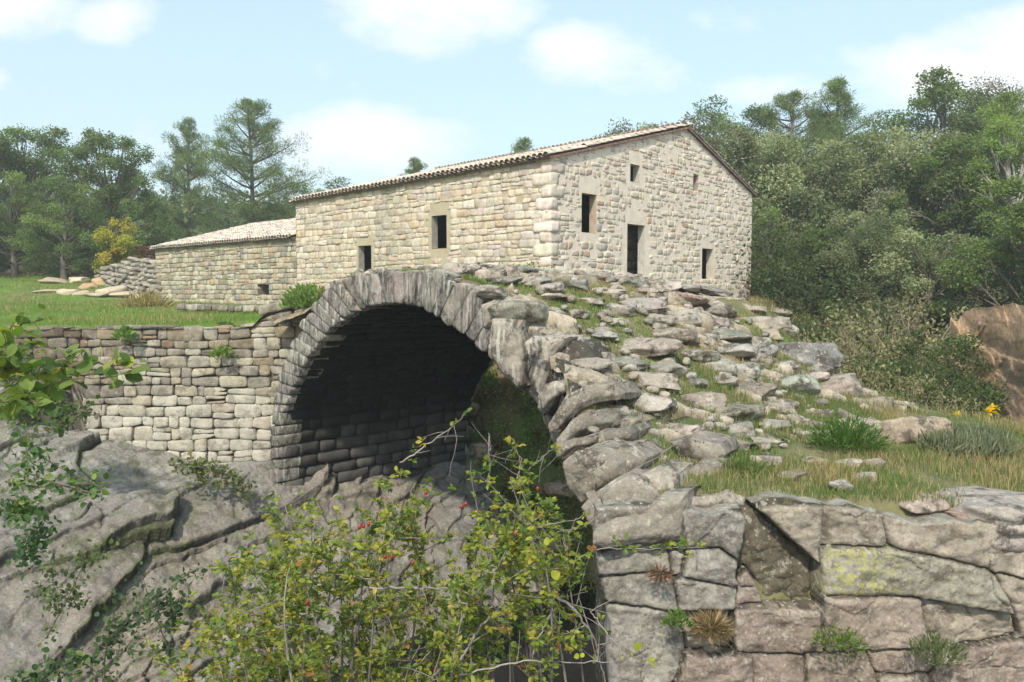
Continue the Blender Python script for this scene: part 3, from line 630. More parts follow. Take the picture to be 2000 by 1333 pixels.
for (a, b) in (((o2[0], o2[2]), (o2[1], o2[2])), ((o2[1], o2[2]), (o2[1], o2[3])), ((o2[1], o2[3]), (o2[0], o2[3])), ((o2[0], o2[3]), (o2[0], o2[2]))):
    g.add([fm(*a, 0), fm(*b, 0), fm(*b, -.5), fm(*a, -.5)], q=[[0, 1, 2, 3]], c=(.2, .17, .13))
g.add([fm(o2[0], o2[2], -.5), fm(o2[1], o2[2], -.5), fm(o2[1], o2[3], -.5), fm(o2[0], o2[3], -.5)], q=[[0, 1, 2, 3]], c=(.03, .025, .02)); g.build('vent_hole', M_mort, wingh)
# gable
Qg = courses(0.0, LG, zbg, ztg, (.12, .24), (.16, .50), OGx, seed=51, wave=.04)
g = Geo(); C4 = np.array([[gm(t, z) for t, z in c] for c in Qg]); cg = cream(len(C4), r, PG, [.33, .2, .25, .1, .06, .06])
stones(g, C4, NG3, .2, .012, .010, .003, .020, cg, proud=.010, seed=52, nsc=7)
g.build('gable_wall', M_gab, house)
g = Geo(); sheet_with_holes(g, 0, LG, lambda t: zbg(t) - .2, lambda t: ztg(t) + .02, [tuple(o) for o in OG], lambda t, z: gm(t, z, -.004), (.74, .64, .52)); g.build('gable_mortar', M_mort, house)
# quoins on the near corner, both faces
g = Geo(); z = .1; k = 0; rq = np.random.default_rng(9)
while z < ZE - .1:
    h = rq.uniform(.22, .40); h = min(h, ZE - .04 - z); a, b = (.62, .34) if k % 2 else (.36, .60); a *= rq.uniform(.85, 1.15); b *= rq.uniform(.85, 1.15)
    c = cream(1, rq, PG[:3], [.4, .3, .3])[0] * 1.08
    stones(g, [[fm(a, z, .012), fm(-.03, z, .012), fm(-.03, z + h, .012), fm(a, z + h, .012)]], NF3, .12, .008, .022, .012, .015, c, proud=.006, seed=k)
    stones(g, [[gm(-.03, z, .012), gm(b, z, .012), gm(b, z + h, .012), gm(-.03, z + h, .012)]], NG3, .12, .008, .022, .012, .015, c, proud=.006, seed=k + 50)
    z += h; k += 1
g.build('corner_stones', M_gab, house)
# hidden end and rear walls, so the inside is dark
g = Geo(); IW = .6
def wallbox(p, q2, n, z0, z1a, z1b, c=(.2, .18, .15)):
    p = np.array(p); q2 = np.array(q2); n = np.array(n)
    for o in (0, IW): 
        a = p + n * o; b = q2 + n * o; g.add([(*a, z0), (*b, z0), (*b, z1b), (*a, z1a)], q=[[0, 1, 2, 3]], c=c)
pA = HC + D1n * LF; pB = pA + D2n * LG; pC = HC + D2n * LG
zend = lambda t: float(np.interp(t, [0, TA, LG], [ZE, ZA, ZR])) - TL_ * LF
for a_, b_ in ((0, TA), (TA, LG)): wallbox(pA + D2n * a_, pA + D2n * b_, -D1n, -1, zend(a_) - .1, zend(b_) - .1)
wallbox(pB, pC, -D2n * 1.0, -1, ZR - .1 - TL_ * LF, ZR - .1)
g.add([(*(HC), .0), (*pA, .0), (*pB, 0.0), (*pC, .0)], q=[[0, 1, 2, 3]], c=(.1, .08, .06))
for t, z0, z1 in ((3.1, 0, 3.4),): pass
g.build('rear_walls', M_mort, house)
# left end wall above the lower wing seen from outside
Qe = courses(0, 6.0, lambda t: 1.9, lambda t: min(zend(t) - .1, 9), (.18, .26), (.25, .6), seed=55)
g = Geo(); C4 = np.array([[(*(pA + D2n * t), z) for t, z in c] for c in Qe]); stones(g, C4, np.array([*D1n, 0]), .2, .01, .03, .03, .03, cream(len(C4), r, PF[:4], [.4, .3, .2, .1]), seed=56); g.build('end_wall', M_ash, house)

def opening(par, name, mp, n3, o, surround, cols, depth=.26, lint=.26, jamb=.2, sill=.14, door=False, label=None, over=.10):
    t0, t1, z0, z1 = o; e = Geo(); rj = np.random.default_rng(int(abs(t0) * 100))
    for a, b in (((t0, z0), (t1, z0)), ((t1, z0), (t1, z1)), ((t1, z1), (t0, z1)), ((t0, z1), (t0, z0))):
        e.add([mp(*a, .0), mp(*b, .0), mp(*b, -depth), mp(*a, -depth)], q=[[0, 1, 2, 3]], c=cols[0])
    w = e.build(name, M_gab, par); 
    if label: w['label'] = label
    kw = dict(depth=.1, gap=.004, rnd=.012, bulge=.006, rough=.006, proud=.003, jit=.004)
    if surround & 1: q = Geo(); stones(q, [[mp(t0 - over, z1, .03), mp(t1 + over, z1, .03), mp(t1 + over, z1 + lint, .03), mp(t0 - over, z1 + lint, .03)]], n3, col=cols[1], seed=1, **kw); q.build('lintel', M_gab, w)
    if surround & 2:
        for s, tt in ((-1, t0), (1, t1)):
            q = Geo(); z = z0
            while z < z1 - .05:
                h = min(rj.uniform(.35, .9), z1 - z); h = z1 - z if z1 - z - h < .2 else h; jw = jamb * rj.uniform(.8, 1.25); a, b = (tt - jw, tt) if s < 0 else (tt, tt + jw)
                stones(q, [[mp(a, z, .03), mp(b, z, .03), mp(b, z + h, .03), mp(a, z + h, .03)]], n3, col=cols[1] * rj.uniform(.93, 1.05), seed=2, **kw); z += h
            q.build('jamb', M_gab, w)
    if surround & 4: q = Geo(); stones(q, [[mp(t0 - over * .8, z0 - sill, .03), mp(t1 + over * .8, z0 - sill, .03), mp(t1 + over * .8, z0, .03), mp(t0 - over * .8, z0, .03)]], n3, col=cols[1] * .97, seed=3, **kw); q.build('sill', M_gab, w)
    return w
gs = np.array([.56, .55, .54]); ws = np.array([.58, .53, .43])
w1 = opening(house, 'window', fm, NF3, OF[0], 7, (np.array([.36, .34, .30]), ws), lint=.36, jamb=.17, sill=.22, label='square window with broad pale stone surround')
w2 = opening(house, 'window', fm, NF3, OF[1], 3, (np.array([.36, .34, .30]), ws * .85), lint=.22, jamb=.14, label='narrow window cut off by the top of the arch')
w3 = opening(house, 'window', gm, NG3, OG[0], 5, (np.array([.46, .37, .27]), gs), lint=.42, sill=.2, over=.14, label='tall open window under a thick grey lintel')
w4 = opening(house, 'window', gm, NG3, OG[1], 7, (np.array([.5, .47, .40]), gs), lint=.38, jamb=.26, sill=.16, label='small square window high under the ridge')
w5 = opening(house, 'window', gm, NG3, OG[2], 0, (np.array([.34, .28, .22]), gs), label='narrow slit window')
w6 = opening(house, 'doorway', gm, NG3, OG[3], 3, (np.array([.5, .47, .41]), gs), lint=.42, jamb=.30, over=.13)
w7 = opening(house, 'doorway', gm, NG3, OG[4], 3, (np.array([.5, .46, .36]), gs * np.array([1.05, 1, .9])), lint=.20, jamb=.16, over=.12, label='low side doorway closed by brown boards')
# boards in the side doorway, inner masonry seen through the doors
t0, t1, z0, z1 = OG[4]; g = Geo(); nb = 5
for k in range(nb):
    a = t0 + (t1 - t0) * k / nb + .006; b = t0 + (t1 - t0) * (k + 1) / nb - .006
    box(g, gm(a, z0, -.42), [*(D2n * (b - a)), 0], [*(NG * .03), 0], [0, 0, (z1 - z0) * (.72 if k % 2 else .76)], np.array([.17, .12, .09]) * (.8 + .3 * ((k * 37) % 7) / 7))
g.build('plank_door', M_wood, w7)
g = Geo(); t0, t1, z0, z1 = OG[3]
Qi = courses(t0 - .1, t1 + 1.0, lambda t: z0 - .1, lambda t: z1 + .1, (.25, .45), (.7, 1.0), seed=3)
C4 = np.array([[gm(t, z, -.75) for t, z in c] for c in Qi]); stones(g, C4, NG3, .1, .015, .03, .02, .03, np.array([.20, .17, .14]), seed=6); 
o = g.build('inner_masonry', M_gab, house)
# cast bars in the big facade window
t0, t1, z0, z1 = OF[0]; g = Geo()
for k in range(1, 4):
    a = t0 + (t1 - t0) * k / 4; box(g, fm(a, z0, -.5), [*(D1n * .03), 0], [*(NF * .03), 0], [0, 0, z1 - z0], (.05, .04, .035))
for k in (1, 2, 3): box(g, fm(t0, z0 + (z1 - z0) * k / 4, -.52), [*(D1n * (t1 - t0)), 0], [*(NF * .02), 0], [0, 0, .03], (.05, .04, .035))
g.build('lattice', M_wood, w1)

# ---------------------------------------------------------------- tiled roofs
def tiles(g, O, e, L, s, SL, pitch=.205, expo=.36, seed=0, base=(.56, .48, .40), cut=None):
    e = nrm(e); s = nrm(s); n = np.cross(e, s); n = n if n[2] > 0 else -n; rt = np.random.default_rng(seed)
    cols = int(L / pitch); rows = int(math.ceil(SL / expo)); th = np.linspace(0, math.pi, 8)
    for i in range(cols):
        for j in range(rows):
            if cut and not cut((i + .5) * pitch, j * expo): continue
            o = O + e * (i + .5) * pitch + s * j * expo + n * rt.normal(0, .008) + e * rt.normal(0, .006); c = np.array(base) * rt.uniform(.78, 1.15) * (1 + rt.normal(0, .04, 3))
            ln = expo + .07; ra, rb = .098, .078
            A = [o + e * (math.cos(t) * ra) + n * (math.sin(t) * ra * .8 + .03) for t in th]; B = [o + s * ln + e * (math.cos(t) * rb) + n * (math.sin(t) * rb * .8 + .012) for t in th]
            A2 = [o + e * (math.cos(t) * (ra - .016)) + n * (math.sin(t) * (ra - .016) * .8 + .03) for t in th]
            g.grid(np.array([A2, A, B]), c)
            if j == 0 or cut:
                o2 = o + e * pitch * .5; A = [o2 - s * .0 + e * (math.cos(t) * .1) - n * (math.sin(t) * .06 - .02) for t in th]; B = [o2 + s * ln + e * (math.cos(t) * .1) - n * (math.sin(t) * .06 - .02) for t in th]; g.grid(np.array([A, B]), c * .8)
    a = O - n * .05; g.add([a, a + e * L, a + e * L + s * SL, a + s * SL], q=[[0, 1, 2, 3]], c=(.12, .09, .07)); b = O - n * .11 + s * .04
    g.add([b, b + e * L, b + e * L + s * SL, b + s * SL], q=[[0, 1, 2, 3]], c=(.10, .08, .06)); g.add([a, a + e * L, b + e * L, b], q=[[0, 1, 2, 3]], c=(.12, .09, .07)); g.add([a, a + s * SL, b + s * SL, b], q=[[0, 1, 2, 3]], c=(.22, .13, .09))
e3 = np.array([*D1n, -TL_]); sl = np.array([*(D2n * TA), ZA - ZE]); SL1 = np.linalg.norm(sl); s3 = nrm(sl)
g = Geo(); tiles(g, np.array([*(HC - D1n * .10), ZE + .05]) - s3 * .22, e3, LF + .22, s3, SL1 + .22, seed=1); 
s4 = np.array([*(-D2n * (LG - TA)), ZA - ZR]); SL2 = np.linalg.norm(s4); s4 = nrm(s4)
tiles(g, np.array([*(HC + D2n * LG - D1n * .10), ZR + .05]) - s4 * .28, e3, LF + .22, s4, SL2 + .28, seed=2)
roof = g.build('roof', M_tile, house)
g = Geo(); th = np.linspace(0, math.pi, 8)
for k in range(34):
    o = np.array([*(HC + D2n * TA + D1n * (-.12 + k * .38)), ZA + .10 + .01 * (k % 3) - TL_ * k * .38]); c = np.array([.50, .42, .34]) * (.85 + .25 * ((k * 29) % 11) / 11)
    A = [o + np.array([*(D2n * math.cos(t) * .13), math.sin(t) * .10 + .02]) for t in th]; B = [o + e3 * .43 + np.array([*(D2n * math.cos(t) * .11), math.sin(t) * .09]) for t in th]; g.grid(np.array([A, B]), c); g.add(A, q=[[0, 1, 6, 7], [1, 2, 5, 6], [2, 3, 4, 5]], c=c * .8)
g.build('ridge_tile', M_tile, roof)
# lower wing roof: mono-pitch rising away from the facade
e3 = np.array([*D1n, 0]); sl = nrm(np.array([*(D2n * 1.0), .27])); SLW = 5.4
g = Geo(); tiles(g, np.array([*(HC + D1n * (LF + .02)), ZL + .05]) - sl * .2, e3, LT + .15, sl, SLW, seed=3, base=(.56, .49, .41), cut=lambda a, b: True)
g.build('roof', M_tile, wingh)
g = Geo(); pL = HC + D1n * (LF + LT); pM = pL + D2n * SLW
g.add([(*pL, -1), (*pM, -1), (*pM, ZL + SLW * .26), (*pL, ZL)], q=[[0, 1, 2, 3]], c=(.3, .27, .2)); pK = HC + D1n * LF + D2n * SLW; g.add([(*pM, -1), (*pK, -1), (*pK, ZL + SLW * .26), (*pM, ZL + SLW * .26)], q=[[0, 1, 2, 3]], c=(.3, .27, .2)); g.build('rear_walls', M_mort, wingh)
# ---------------------------------------------------------------- paving rocks of the deck
UQ3 = np.array([*UQ, 0]); UR3 = np.array([*UR, 0]); XA = np.array([1., 0, 0])
def rcol(r):
    return np.array([.32, .285, .235]) * r.uniform(.65, 1.22) * np.array([1 + r.normal(0, .05), 1, 1 + r.normal(0, .05)])
PAVE = [(1120, 553, 65, 26), (1230, 548, 70, 24), (1300, 550, 50, 16), (1385, 565, 80, 18), (1012, 602, 95, 42), (962, 566, 60, 26), (1075, 578, 60, 14), (1150, 585, 50, 16), (985, 545, 60, 22), (1050, 548, 50, 20),
 (1255, 592, 80, 32), (1215, 603, 50, 26), (1345, 582, 70, 26), (1290, 622, 55, 20), (1340, 614, 55, 28), (1410, 602, 60, 24), (1130, 612, 36, 18), (1198, 628, 40, 10), (1325, 652, 100, 36), (1262, 676, 130, 36),
 (1365, 692, 70, 24), (1425, 652, 80, 20), (1440, 682, 85, 24), (1490, 626, 90, 32), (1456, 722, 60, 28), (1405, 714, 60, 28), (1225, 706, 80, 26), (1300, 717, 75, 28),
 (1275, 742, 90, 34), (1360, 746, 44, 18), (1412, 742, 50, 16), (1478, 762, 75, 30), (1375, 780, 85, 30), (1272, 784, 100, 34), (1430, 802, 110, 36), (1332, 836, 80, 22), (1525, 792, 80, 26), (1515, 826, 62, 30), (1560, 816, 40, 20),
 (1600, 846, 80, 20), (1445, 836, 50, 32), (1500, 862, 60, 16), (1540, 642, 40, 26), (1470, 600, 60, 16), (1520, 606, 50, 16), (1180, 655, 50, 14), (1100, 640, 60, 14), (1160, 740, 50, 20), (1205, 800, 50, 18),
 (1345, 560, 50, 14), (1270, 566, 60, 14), (1190, 568, 60, 14), (1590, 902, 46, 10), (1660, 906, 46, 12), (1550, 932, 52, 12), (1692, 932, 36, 8), (1640, 950, 40, 8), (1500, 900, 50, 10)]
rp = np.random.default_rng(77); placed = []
def put_rock(par, name, px, py, w, h, i, mat_=M_deck, sink=.40, zf=deckxy, dz=0, asp=None, flat=1.0, label=None, p=5.0, res=12, y0=5.5, Y=None, ax=None, tilt=.06, col=None, cuts=7):
    c = hit(px, py + h * .3, zf, y0) if Y is None else at(px, py + h * .3, Y); Yd = c[1]; hw = w / F * Yd / 2; hh = max(h / F * Yd / 2, .05); dpt = hw * (asp or rp.uniform(.6, .9))
    th = rp.normal(0, .22); a = np.array([[math.cos(th), math.sin(th), 0], [-math.sin(th), math.cos(th), 0], [0, 0, 1.]]) if ax is None else ax
    c = c + np.array([0, dpt * .3, hh * (1 - 2 * sink) + dz]); g = Geo(); rock(g, c, (hw * 1.16, dpt * 1.15, hh * (1.0 if py < 600 else 1.15) * flat), a, seed=i * 7 + 3, n=res, p=p, col=rcol(rp) if col is None else col, tilt=tilt, rough=.13, cuts=cuts + 3)
    placed.append((c[0], c[1], hw)); o = g.build(name, mat_, par, loc=c, weld=True)
    if label: o['label'] = label
    return o
for i, (px, py, w, h) in enumerate(PAVE): put_rock(bridge, 'paving_stone', px, py, w, h, i)
k = 0; tries = 0
while k < 40 and tries < 4000:
    tries += 1; q = rp.uniform(-2, 6.0); r_ = rp.uniform(rnear(q) + .3, BW - .1); x, y = xy(q, r_); hw = rp.uniform(.16, .34)
    if any((x - a) ** 2 + (y - b) ** 2 < (hw + c) ** 2 * .48 for a, b, c in placed): continue
    z = float(deckz(q)); th = rp.normal(0, .3); a = np.array([[math.cos(th), math.sin(th), 0], [-math.sin(th), math.cos(th), 0], [0, 0, 1.]])
    g = Geo(); rock(g, (x, y, z), (hw, hw * .75, rp.uniform(.07, .12)), a, seed=900 + k, col=rcol(rp), p=5.0, n=11, rough=.13, cuts=9, tilt=.06); g.build('paving_stone', M_deck, bridge, loc=(x, y, z), weld=True); placed.append((x, y, hw)); k += 1
g = Geo()
for k in range(520):
    q = rp.uniform(-3, 6.6); r_ = rp.uniform(rnear(q) + .15, BW); x, y = xy(q, r_); s = rp.uniform(.025, .085); rock(g, (x, y, float(deckz(q)) + .07 * float(fbm(P3(np.array([x]), np.array([y])), 1.1, 4, 61)[0])), (s * 1.4, s, s * .7), None, seed=k % 23, n=4, col=rcol(rp) * 1.05, cuts=4)
o = g.build('cobble_scatter', M_deck, bridge); o['kind'] = 'stuff'

# edge blocks that break away from the ring down to the retaining wall
def polyrock(P, Y, col, thick=.7, seed=0, res=.016, rel=.05, back=(.45, .89, -.05), rd_=.05, lean=.0):
    P = np.array(P, float); W_ = np.array([at(px, py, Y) for px, py in P]); U = W_[:, [0, 2]]; lo = U.min(0) - .16; hi = U.max(0) + .16
    X_, Z_ = np.meshgrid(np.arange(lo[0], hi[0], res), np.arange(lo[1], hi[1], res), indexing='ij'); o3 = P3(X_, Z_, seed * 3.7)
    wx = fbm(o3, 2.2, 3, 7) * .05; wz = fbm(o3, 2.2, 3, 17) * .05; A_ = X_ + wx; B_ = Z_ + wz; n = len(U); ins = np.zeros(X_.shape, bool); dist = np.full(X_.shape, 9.); nx = A_.copy(); nz_ = B_.copy()
    for i in range(n):
        (x1, y1), (x2, y2) = U[i], U[(i + 1) % n]; ins ^= ((y1 > B_) != (y2 > B_)) & (A_ < (x2 - x1) * (B_ - y1) / (y2 - y1 + 1e-12) + x1)
        t = np.clip(((A_ - x1) * (x2 - x1) + (B_ - y1) * (y2 - y1)) / ((x2 - x1) ** 2 + (y2 - y1) ** 2), 0, 1); qx = x1 + t * (x2 - x1); qz = y1 + t * (y2 - y1); dd = np.hypot(A_ - qx, B_ - qz); m = dd < dist
        dist = np.where(m, dd, dist); nx = np.where(m, qx, nx); nz_ = np.where(m, qz, nz_)
    r = np.random.default_rng(seed); tx, tz = r.normal(0, .18, 2); cx, cz = U.mean(0)
    fx = np.where(ins, X_, nx - wx * .9); fz = np.where(ins, Z_, nz_ - wz * .9)
    bk = np.where(ins, 0, np.minimum(dist / .16, 1) * thick); inn = np.where(ins, dist, 0)
    out = -rd_ * (1 - sst(inn, 0, rd_ * 1.6)) + rel * fbm(o3, 2.0, 4, 8) * 1.3 + rel * .5 * fbm(o3, 7, 3, 9) + tx * (fx - cx) + tz * (fz - cz) + lean * (fz - cz)
    q = np.stack([fx, Y - out, fz], -1) + np.array(back) * bk[..., None] + fbm(P3(fx, fz, 0) + bk[..., None] * 2, 3, 3, 5)[..., None] * .04 * (bk[..., None] > 0)
    g = Geo(); g.grid(q, col); c0 = np.array([cx, Y + .2, cz]); return g, c0
def zz(*p): return [(760 + x / 2.469, 560 + y / 2.469) for x, y in p]
EDGE = [(zz((438, 95), (540, 50), (690, 68), (772, 135), (740, 178), (600, 180), (530, 190), (445, 200)), 11.0, .24), (zz((490, 165), (660, 165), (672, 300), (650, 470), (610, 480), (540, 410), (478, 310)), 10.25, .26),
 (zz((560, 175), (690, 165), (800, 190), (860, 250), (700, 245), (640, 270)), 10.4, .27), (zz((655, 270), (700, 238), (860, 248), (800, 320), (765, 430), (722, 525), (690, 480), (668, 430), (688, 380)), 9.7, .34), (zz((850, 250), (965, 288), (1003, 345), (985, 405), (900, 440), (755, 448), (795, 335)), 9.85, .07),  # last block's dark tone paints the unlit end of the one before
 (zz((742, 470), (800, 448), (842, 470), (845, 505), (795, 560), (745, 632), (718, 600), (708, 540)), 9.3, .27), (zz((755, 660), (850, 525), (955, 487), (1090, 480), (1132, 530), (1115, 560), (1010, 570), (930, 590), (880, 650), (820, 712), (768, 705)), 8.7, .22), (zz((925, 575), (1120, 545), (1130, 590), (1100, 618), (1010, 622), (930, 610)), 9.1, .05),  # last block's dark tone paints the shaded underside of the one before
 (zz((880, 655), (960, 612), (1100, 640), (1110, 690), (1010, 700), (900, 735), (860, 775), (800, 805), (800, 740)), 8.3, .20), (zz((1000, 700), (1165, 690), (1192, 720), (1185, 765), (1010, 778)), 8.1, .15), (zz((800, 760), (880, 740), (1000, 720), (1010, 780), (960, 790), (900, 790), (845, 840), (805, 830)), 8.0, .17),
 (zz((838, 850), (900, 790), (960, 780), (1030, 800), (1100, 850), (1125, 925), (1000, 1010), (930, 1062), (880, 985), (850, 905)), 7.35, .23), (zz((1025, 792), (1180, 782), (1245, 830), (1215, 885), (1125, 922), (1090, 850)), 7.5, .20), (zz((928, 1085), (1005, 1015), (1135, 930), (1230, 940), (1270, 1000), (1290, 1060), (1240, 1110), (1080, 1140), (985, 1165)), 6.98, .21),
 (zz((1150, 925), (1280, 888), (1400, 908), (1418, 990), (1285, 1012), (1240, 950)), 7.1, .30), (zz((975, 1190), (1080, 1148), (1250, 1112), (1292, 1035), (1440, 1022), (1450, 1130), (1440, 1240), (1240, 1245), (1050, 1275), (980, 1250)), 6.66, .25),
 ([(1310, 868), (1345, 858), (1410, 872), (1422, 893), (1402, 914), (1330, 902)], 8.1, .22), ([(1338, 930), (1370, 906), (1408, 914), (1408, 945), (1380, 962), (1345, 952)], 7.6, .20), ([(1325, 975), (1420, 968), (1460, 985), (1460, 1000), (1330, 1002)], 6.95, .30), ([(1180, 880), (1240, 868), (1262, 890), (1250, 925), (1190, 915)], 7.8, .18)]
for i, (P, Y, v) in enumerate(EDGE):
    g, c0 = polyrock(P, Y, np.array([v * 1.12, v * .98, v * .80]), seed=i + 1); o = g.build('edge_block', M_vous if i in (1, 3, 5) else M_deck, bridge, loc=c0)
# mass behind those blocks
g = Geo(); cr = np.array([[face(q, z)[0] for q in np.linspace(3.0, 6.38, 50)] for z in (0,)])[0]
qs = np.linspace(3.0, 6.38, 60); rows = []
for k in range(-1, 24):
    t = max(k, 0) / 23; row = []
    for q in qs:
        zt = float(deckz(q)) - .06; z = zt + (-4.5 - zt) * t; x, y = xy(q, rnear(q) + (.12 + .35 * float(sst(q, 4.6, 5.4)) if k >= 0 else .8)); row.append((x, y, z))
    rows.append(row)
rows = np.array(rows); zi = np.interp(qs, I3[10:, 0], I3[10:, 1]); rows[:, :, 2] = np.maximum(rows[:, :, 2], zi[None] + .02)
nn = fbm(rows, 1.6, 4, 5) * .10 + fbm(rows, 6, 3, 6) * .03; rows[..., 0] += nn * -.6; rows[..., 1] += nn * -.7; g.grid(rows, (.05, .045, .038)); g.build('broken_edge', M_deck, bridge)

# ---------------------------------------------------------------- retaining wall of big split blocks, lower right
PW = 6.8
def z8(*pts): return np.array([(1000 + a / 2, 850 + b / 2) for a, b in pts], float)
POLY = [(z8((275, 285), (560, 285), (640, 300), (640, 445), (345, 450), (300, 360)), 0, .00),
 (z8((640, 296), (815, 292), (905, 330), (890, 490), (810, 436), (640, 447)), 0, .03),
 (z8((345, 462), (450, 452), (622, 470), (640, 545), (360, 560)), 0, -.02), (z8((362, 566), (605, 545), (662, 700), (385, 672)), 0, .0),
 (z8((625, 470), (690, 470), (672, 560), (642, 545)), 0, -.05), (z8((690, 458), (810, 450), (880, 500), (875, 600), (735, 575), (680, 560)), 0, .02), (z8((672, 565), (735, 580), (878, 605), (882, 700), (672, 700)), 0, .0),
 (z8((385, 678), (640, 702), (690, 780), (690, 870), (610, 1100), (398, 1100)), 0, -.03), (z8((668, 706), (880, 706), (870, 870), (700, 872)), 1, -.12),
 (z8((915, 318), (985, 325), (1205, 520), (1206, 690), (1010, 690), (925, 560), (885, 560), (900, 420)), 3, -.20), (z8((992, 300), (1212, 292), (1212, 518), (1070, 385)), 1, .02),
 (z8((925, 520), (1000, 600), (1012, 690), (895, 692)), 2, -.08), (z8((880, 696), (1204, 697), (1206, 850), (935, 878), (885, 830)), 2, .03),
 (z8((1232, 300), (1425, 312), (1462, 432), (1228, 450)), 1, -.02), (z8((1470, 318), (1800, 352), (2100, 380), (2100, 585), (1860, 520), (1500, 436)), 1, .04),
 (z8((1222, 458), (1500, 442), (1850, 524), (1945, 690), (1610, 645), (1218, 630)), 4, .05), (z8((1212, 638), (1600, 632), (1648, 832), (1225, 838)), 2, .07), (z8((1612, 652), (1955, 697), (1995, 790), (1655, 850)), 1, -.04),
 (z8((1900, 540), (2100, 595), (2100, 830), (2000, 800), (1955, 690)), 1, .03),
 (z8((690, 880), (950, 880), (962, 1100), (615, 1100)), 2, .06), (z8((958, 884), (1142, 880), (1146, 1100), (966, 1100)), 2, .03), (z8((1150, 868), (1380, 862), (1450, 1100), (1152, 1100)), 2, .05), (z8((1392, 860), (1700, 856), (1660, 950), (1440, 948)), 2, .0),
 (z8((1440, 952), (1662, 954), (1690, 1100), (1462, 1100)), 1, .03), (z8((1712, 862), (2100, 815), (2100, 1100), (1692, 1100), (1672, 955)), 2, .05),
 (z8((2105, 385), (2500, 410), (2900, 400), (2900, 560), (2500, 590), (2105, 590)), 1, .03), (z8((2105, 600), (2420, 600), (2440, 820), (2105, 830)), 2, .0), (z8((2430, 600), (2900, 570), (2900, 800), (2450, 830)), 0, .05), (z8((2105, 840), (2600, 840), (2600, 1100), (2105, 1100)), 1, .02), (z8((2610, 835), (2900, 810), (2900, 1100), (2610, 1100)), 2, .04),
 (z8((2910, 400), (3600, 420), (3600, 700), (2910, 700)), 1, .0), (z8((2910, 710), (3600, 710), (3600, 1100), (2910, 1100)), 0, .03)]
def pw(px, py): p = at(px, py, PW); return p[0], p[2]
pc = [np.array([[.28, .26, .225]]), np.array([[.31, .265, .215]]), np.array([[.32, .26, .215]]), np.array([[.15, .13, .09]]), np.array([[.27, .25, .205]])]  # fourth tone: recessed block, painted darker for its shade and brownish lichen
polys = [(np.array([pw(*p) for p in P]), c, o) for P, c, o in POLY]
xs = np.r_[np.arange(.70, 4.9, .0125), np.arange(4.9, 8.6, .03)]; zs = np.arange(-4.0, -1.62, .0125); PX, PZ = np.meshgrid(xs, zs, indexing='ij')
wx = fbm(P3(PX, PZ), 1.5, 4, 3) * .035 + fbm(P3(PX, PZ), 7, 3, 4) * .010; wz = fbm(P3(PX, PZ), 1.5, 4, 13) * .030 + fbm(P3(PX, PZ), 7, 3, 14) * .010
UX, UZ = PX + wx, PZ + wz
SDm = []; D = np.full(PX.shape, -1.0); BO = np.zeros(PX.shape); CO = np.zeros(PX.shape + (3,)); CO[:] = (.05, .045, .038); YL = np.zeros(PX.shape)
r = np.random.default_rng(12)
for (P, c, o) in polys:
    n = len(P); ins = np.zeros(PX.shape, bool); dist = np.full(PX.shape, 9.0)
    for i in range(n):
        (x1, y1), (x2, y2) = P[i], P[(i + 1) % n]; cr_ = ((y1 > UZ) != (y2 > UZ)) & (UX < (x2 - x1) * (UZ - y1) / (y2 - y1 + 1e-12) + x1); ins ^= cr_
        L2 = (x2 - x1) ** 2 + (y2 - y1) ** 2; t = np.clip(((UX - x1) * (x2 - x1) + (UZ - y1) * (y2 - y1)) / L2, 0, 1); dist = np.minimum(dist, np.hypot(UX - x1 - t * (x2 - x1), UZ - y1 - t * (y2 - y1)))
    cx, cz = P.mean(0); tx, tz2 = r.normal(0, .06, 2); off = o + (UX - cx) * tx + (UZ - cz) * tz2
    SDm.append((np.where(ins, dist, -dist), off, pc[c][0] * r.uniform(.88, 1.12), (.15 + .85 * np.exp(-((UX - cx + .45) / .38) ** 2)) if c == 4 else np.full(PX.shape, .12 if c == 1 else 0.)))
sdk = np.stack([s_[0] for s_ in SDm]); o_ = np.argsort(-sdk, 0); b1 = o_[0]; tk = lambda A, i: np.take_along_axis(A, i[None], 0)[0]; s1 = tk(sdk, b1); s2 = tk(sdk, o_[1])
D = np.minimum((s1 - s2) / 2, s1 + .045); BO = tk(np.stack([s_[1] for s_ in SDm]), b1); YL = tk(np.stack([s_[3] for s_ in SDm]), b1); CO = np.array([s_[2] for s_ in SDm])[b1]
CO = mixc(CO, np.array([.05, .045, .035]), 1 - sst(D, .004, .014))
g1, g2, ga, gb, gx_, gy_ = cells(UX * 2.3 + fbm(P3(PX, PZ), 1.2, 3, 77) * .8, UZ * 2.6 + fbm(P3(PX, PZ), 1.2, 3, 78) * .8, 79); hair = (1 - sst(g2 - g1, 0, .03)) * (ga > .45)
CO = mixc(CO, np.array([.06, .05, .04]), hair * .7)
prof = -.06 * (1 - sst(D, 0, .014)) - .018 * (1 - sst(D, .0, .05)) - .02 * hair + (ga - .5) * .02
rough = .075 * fbm(P3(PX, PZ), 1.8, 4, 40) + .036 * fbm(P3(PX, PZ), 9, 4, 41) + .02 * np.abs(fbm(P3(PX * 1.0, PZ * 2.5), 3, 3, 44))
out = BO + prof + rough
topz = np.interp(PX, [pw(x, 1000)[0] for x in (1130, 1170, 1290, 1400, 1500, 1610, 1760, 2000, 2150)], [pw(x, y)[1] for x, y in ((1130, 996), (1170, 992), (1290, 990), (1400, 994), (1500, 992), (1610, 992), (1760, 1004), (2000, 1036), (2150, 1055))])
topz = topz + .10 * fbm(P3(PX, PX * 0), 1.7, 4, 50) + .03 * fbm(P3(PX, PX * 0), 7, 2, 51)
PZ2 = np.minimum(PZ, topz); over = np.clip(PZ - topz, 0, 9)
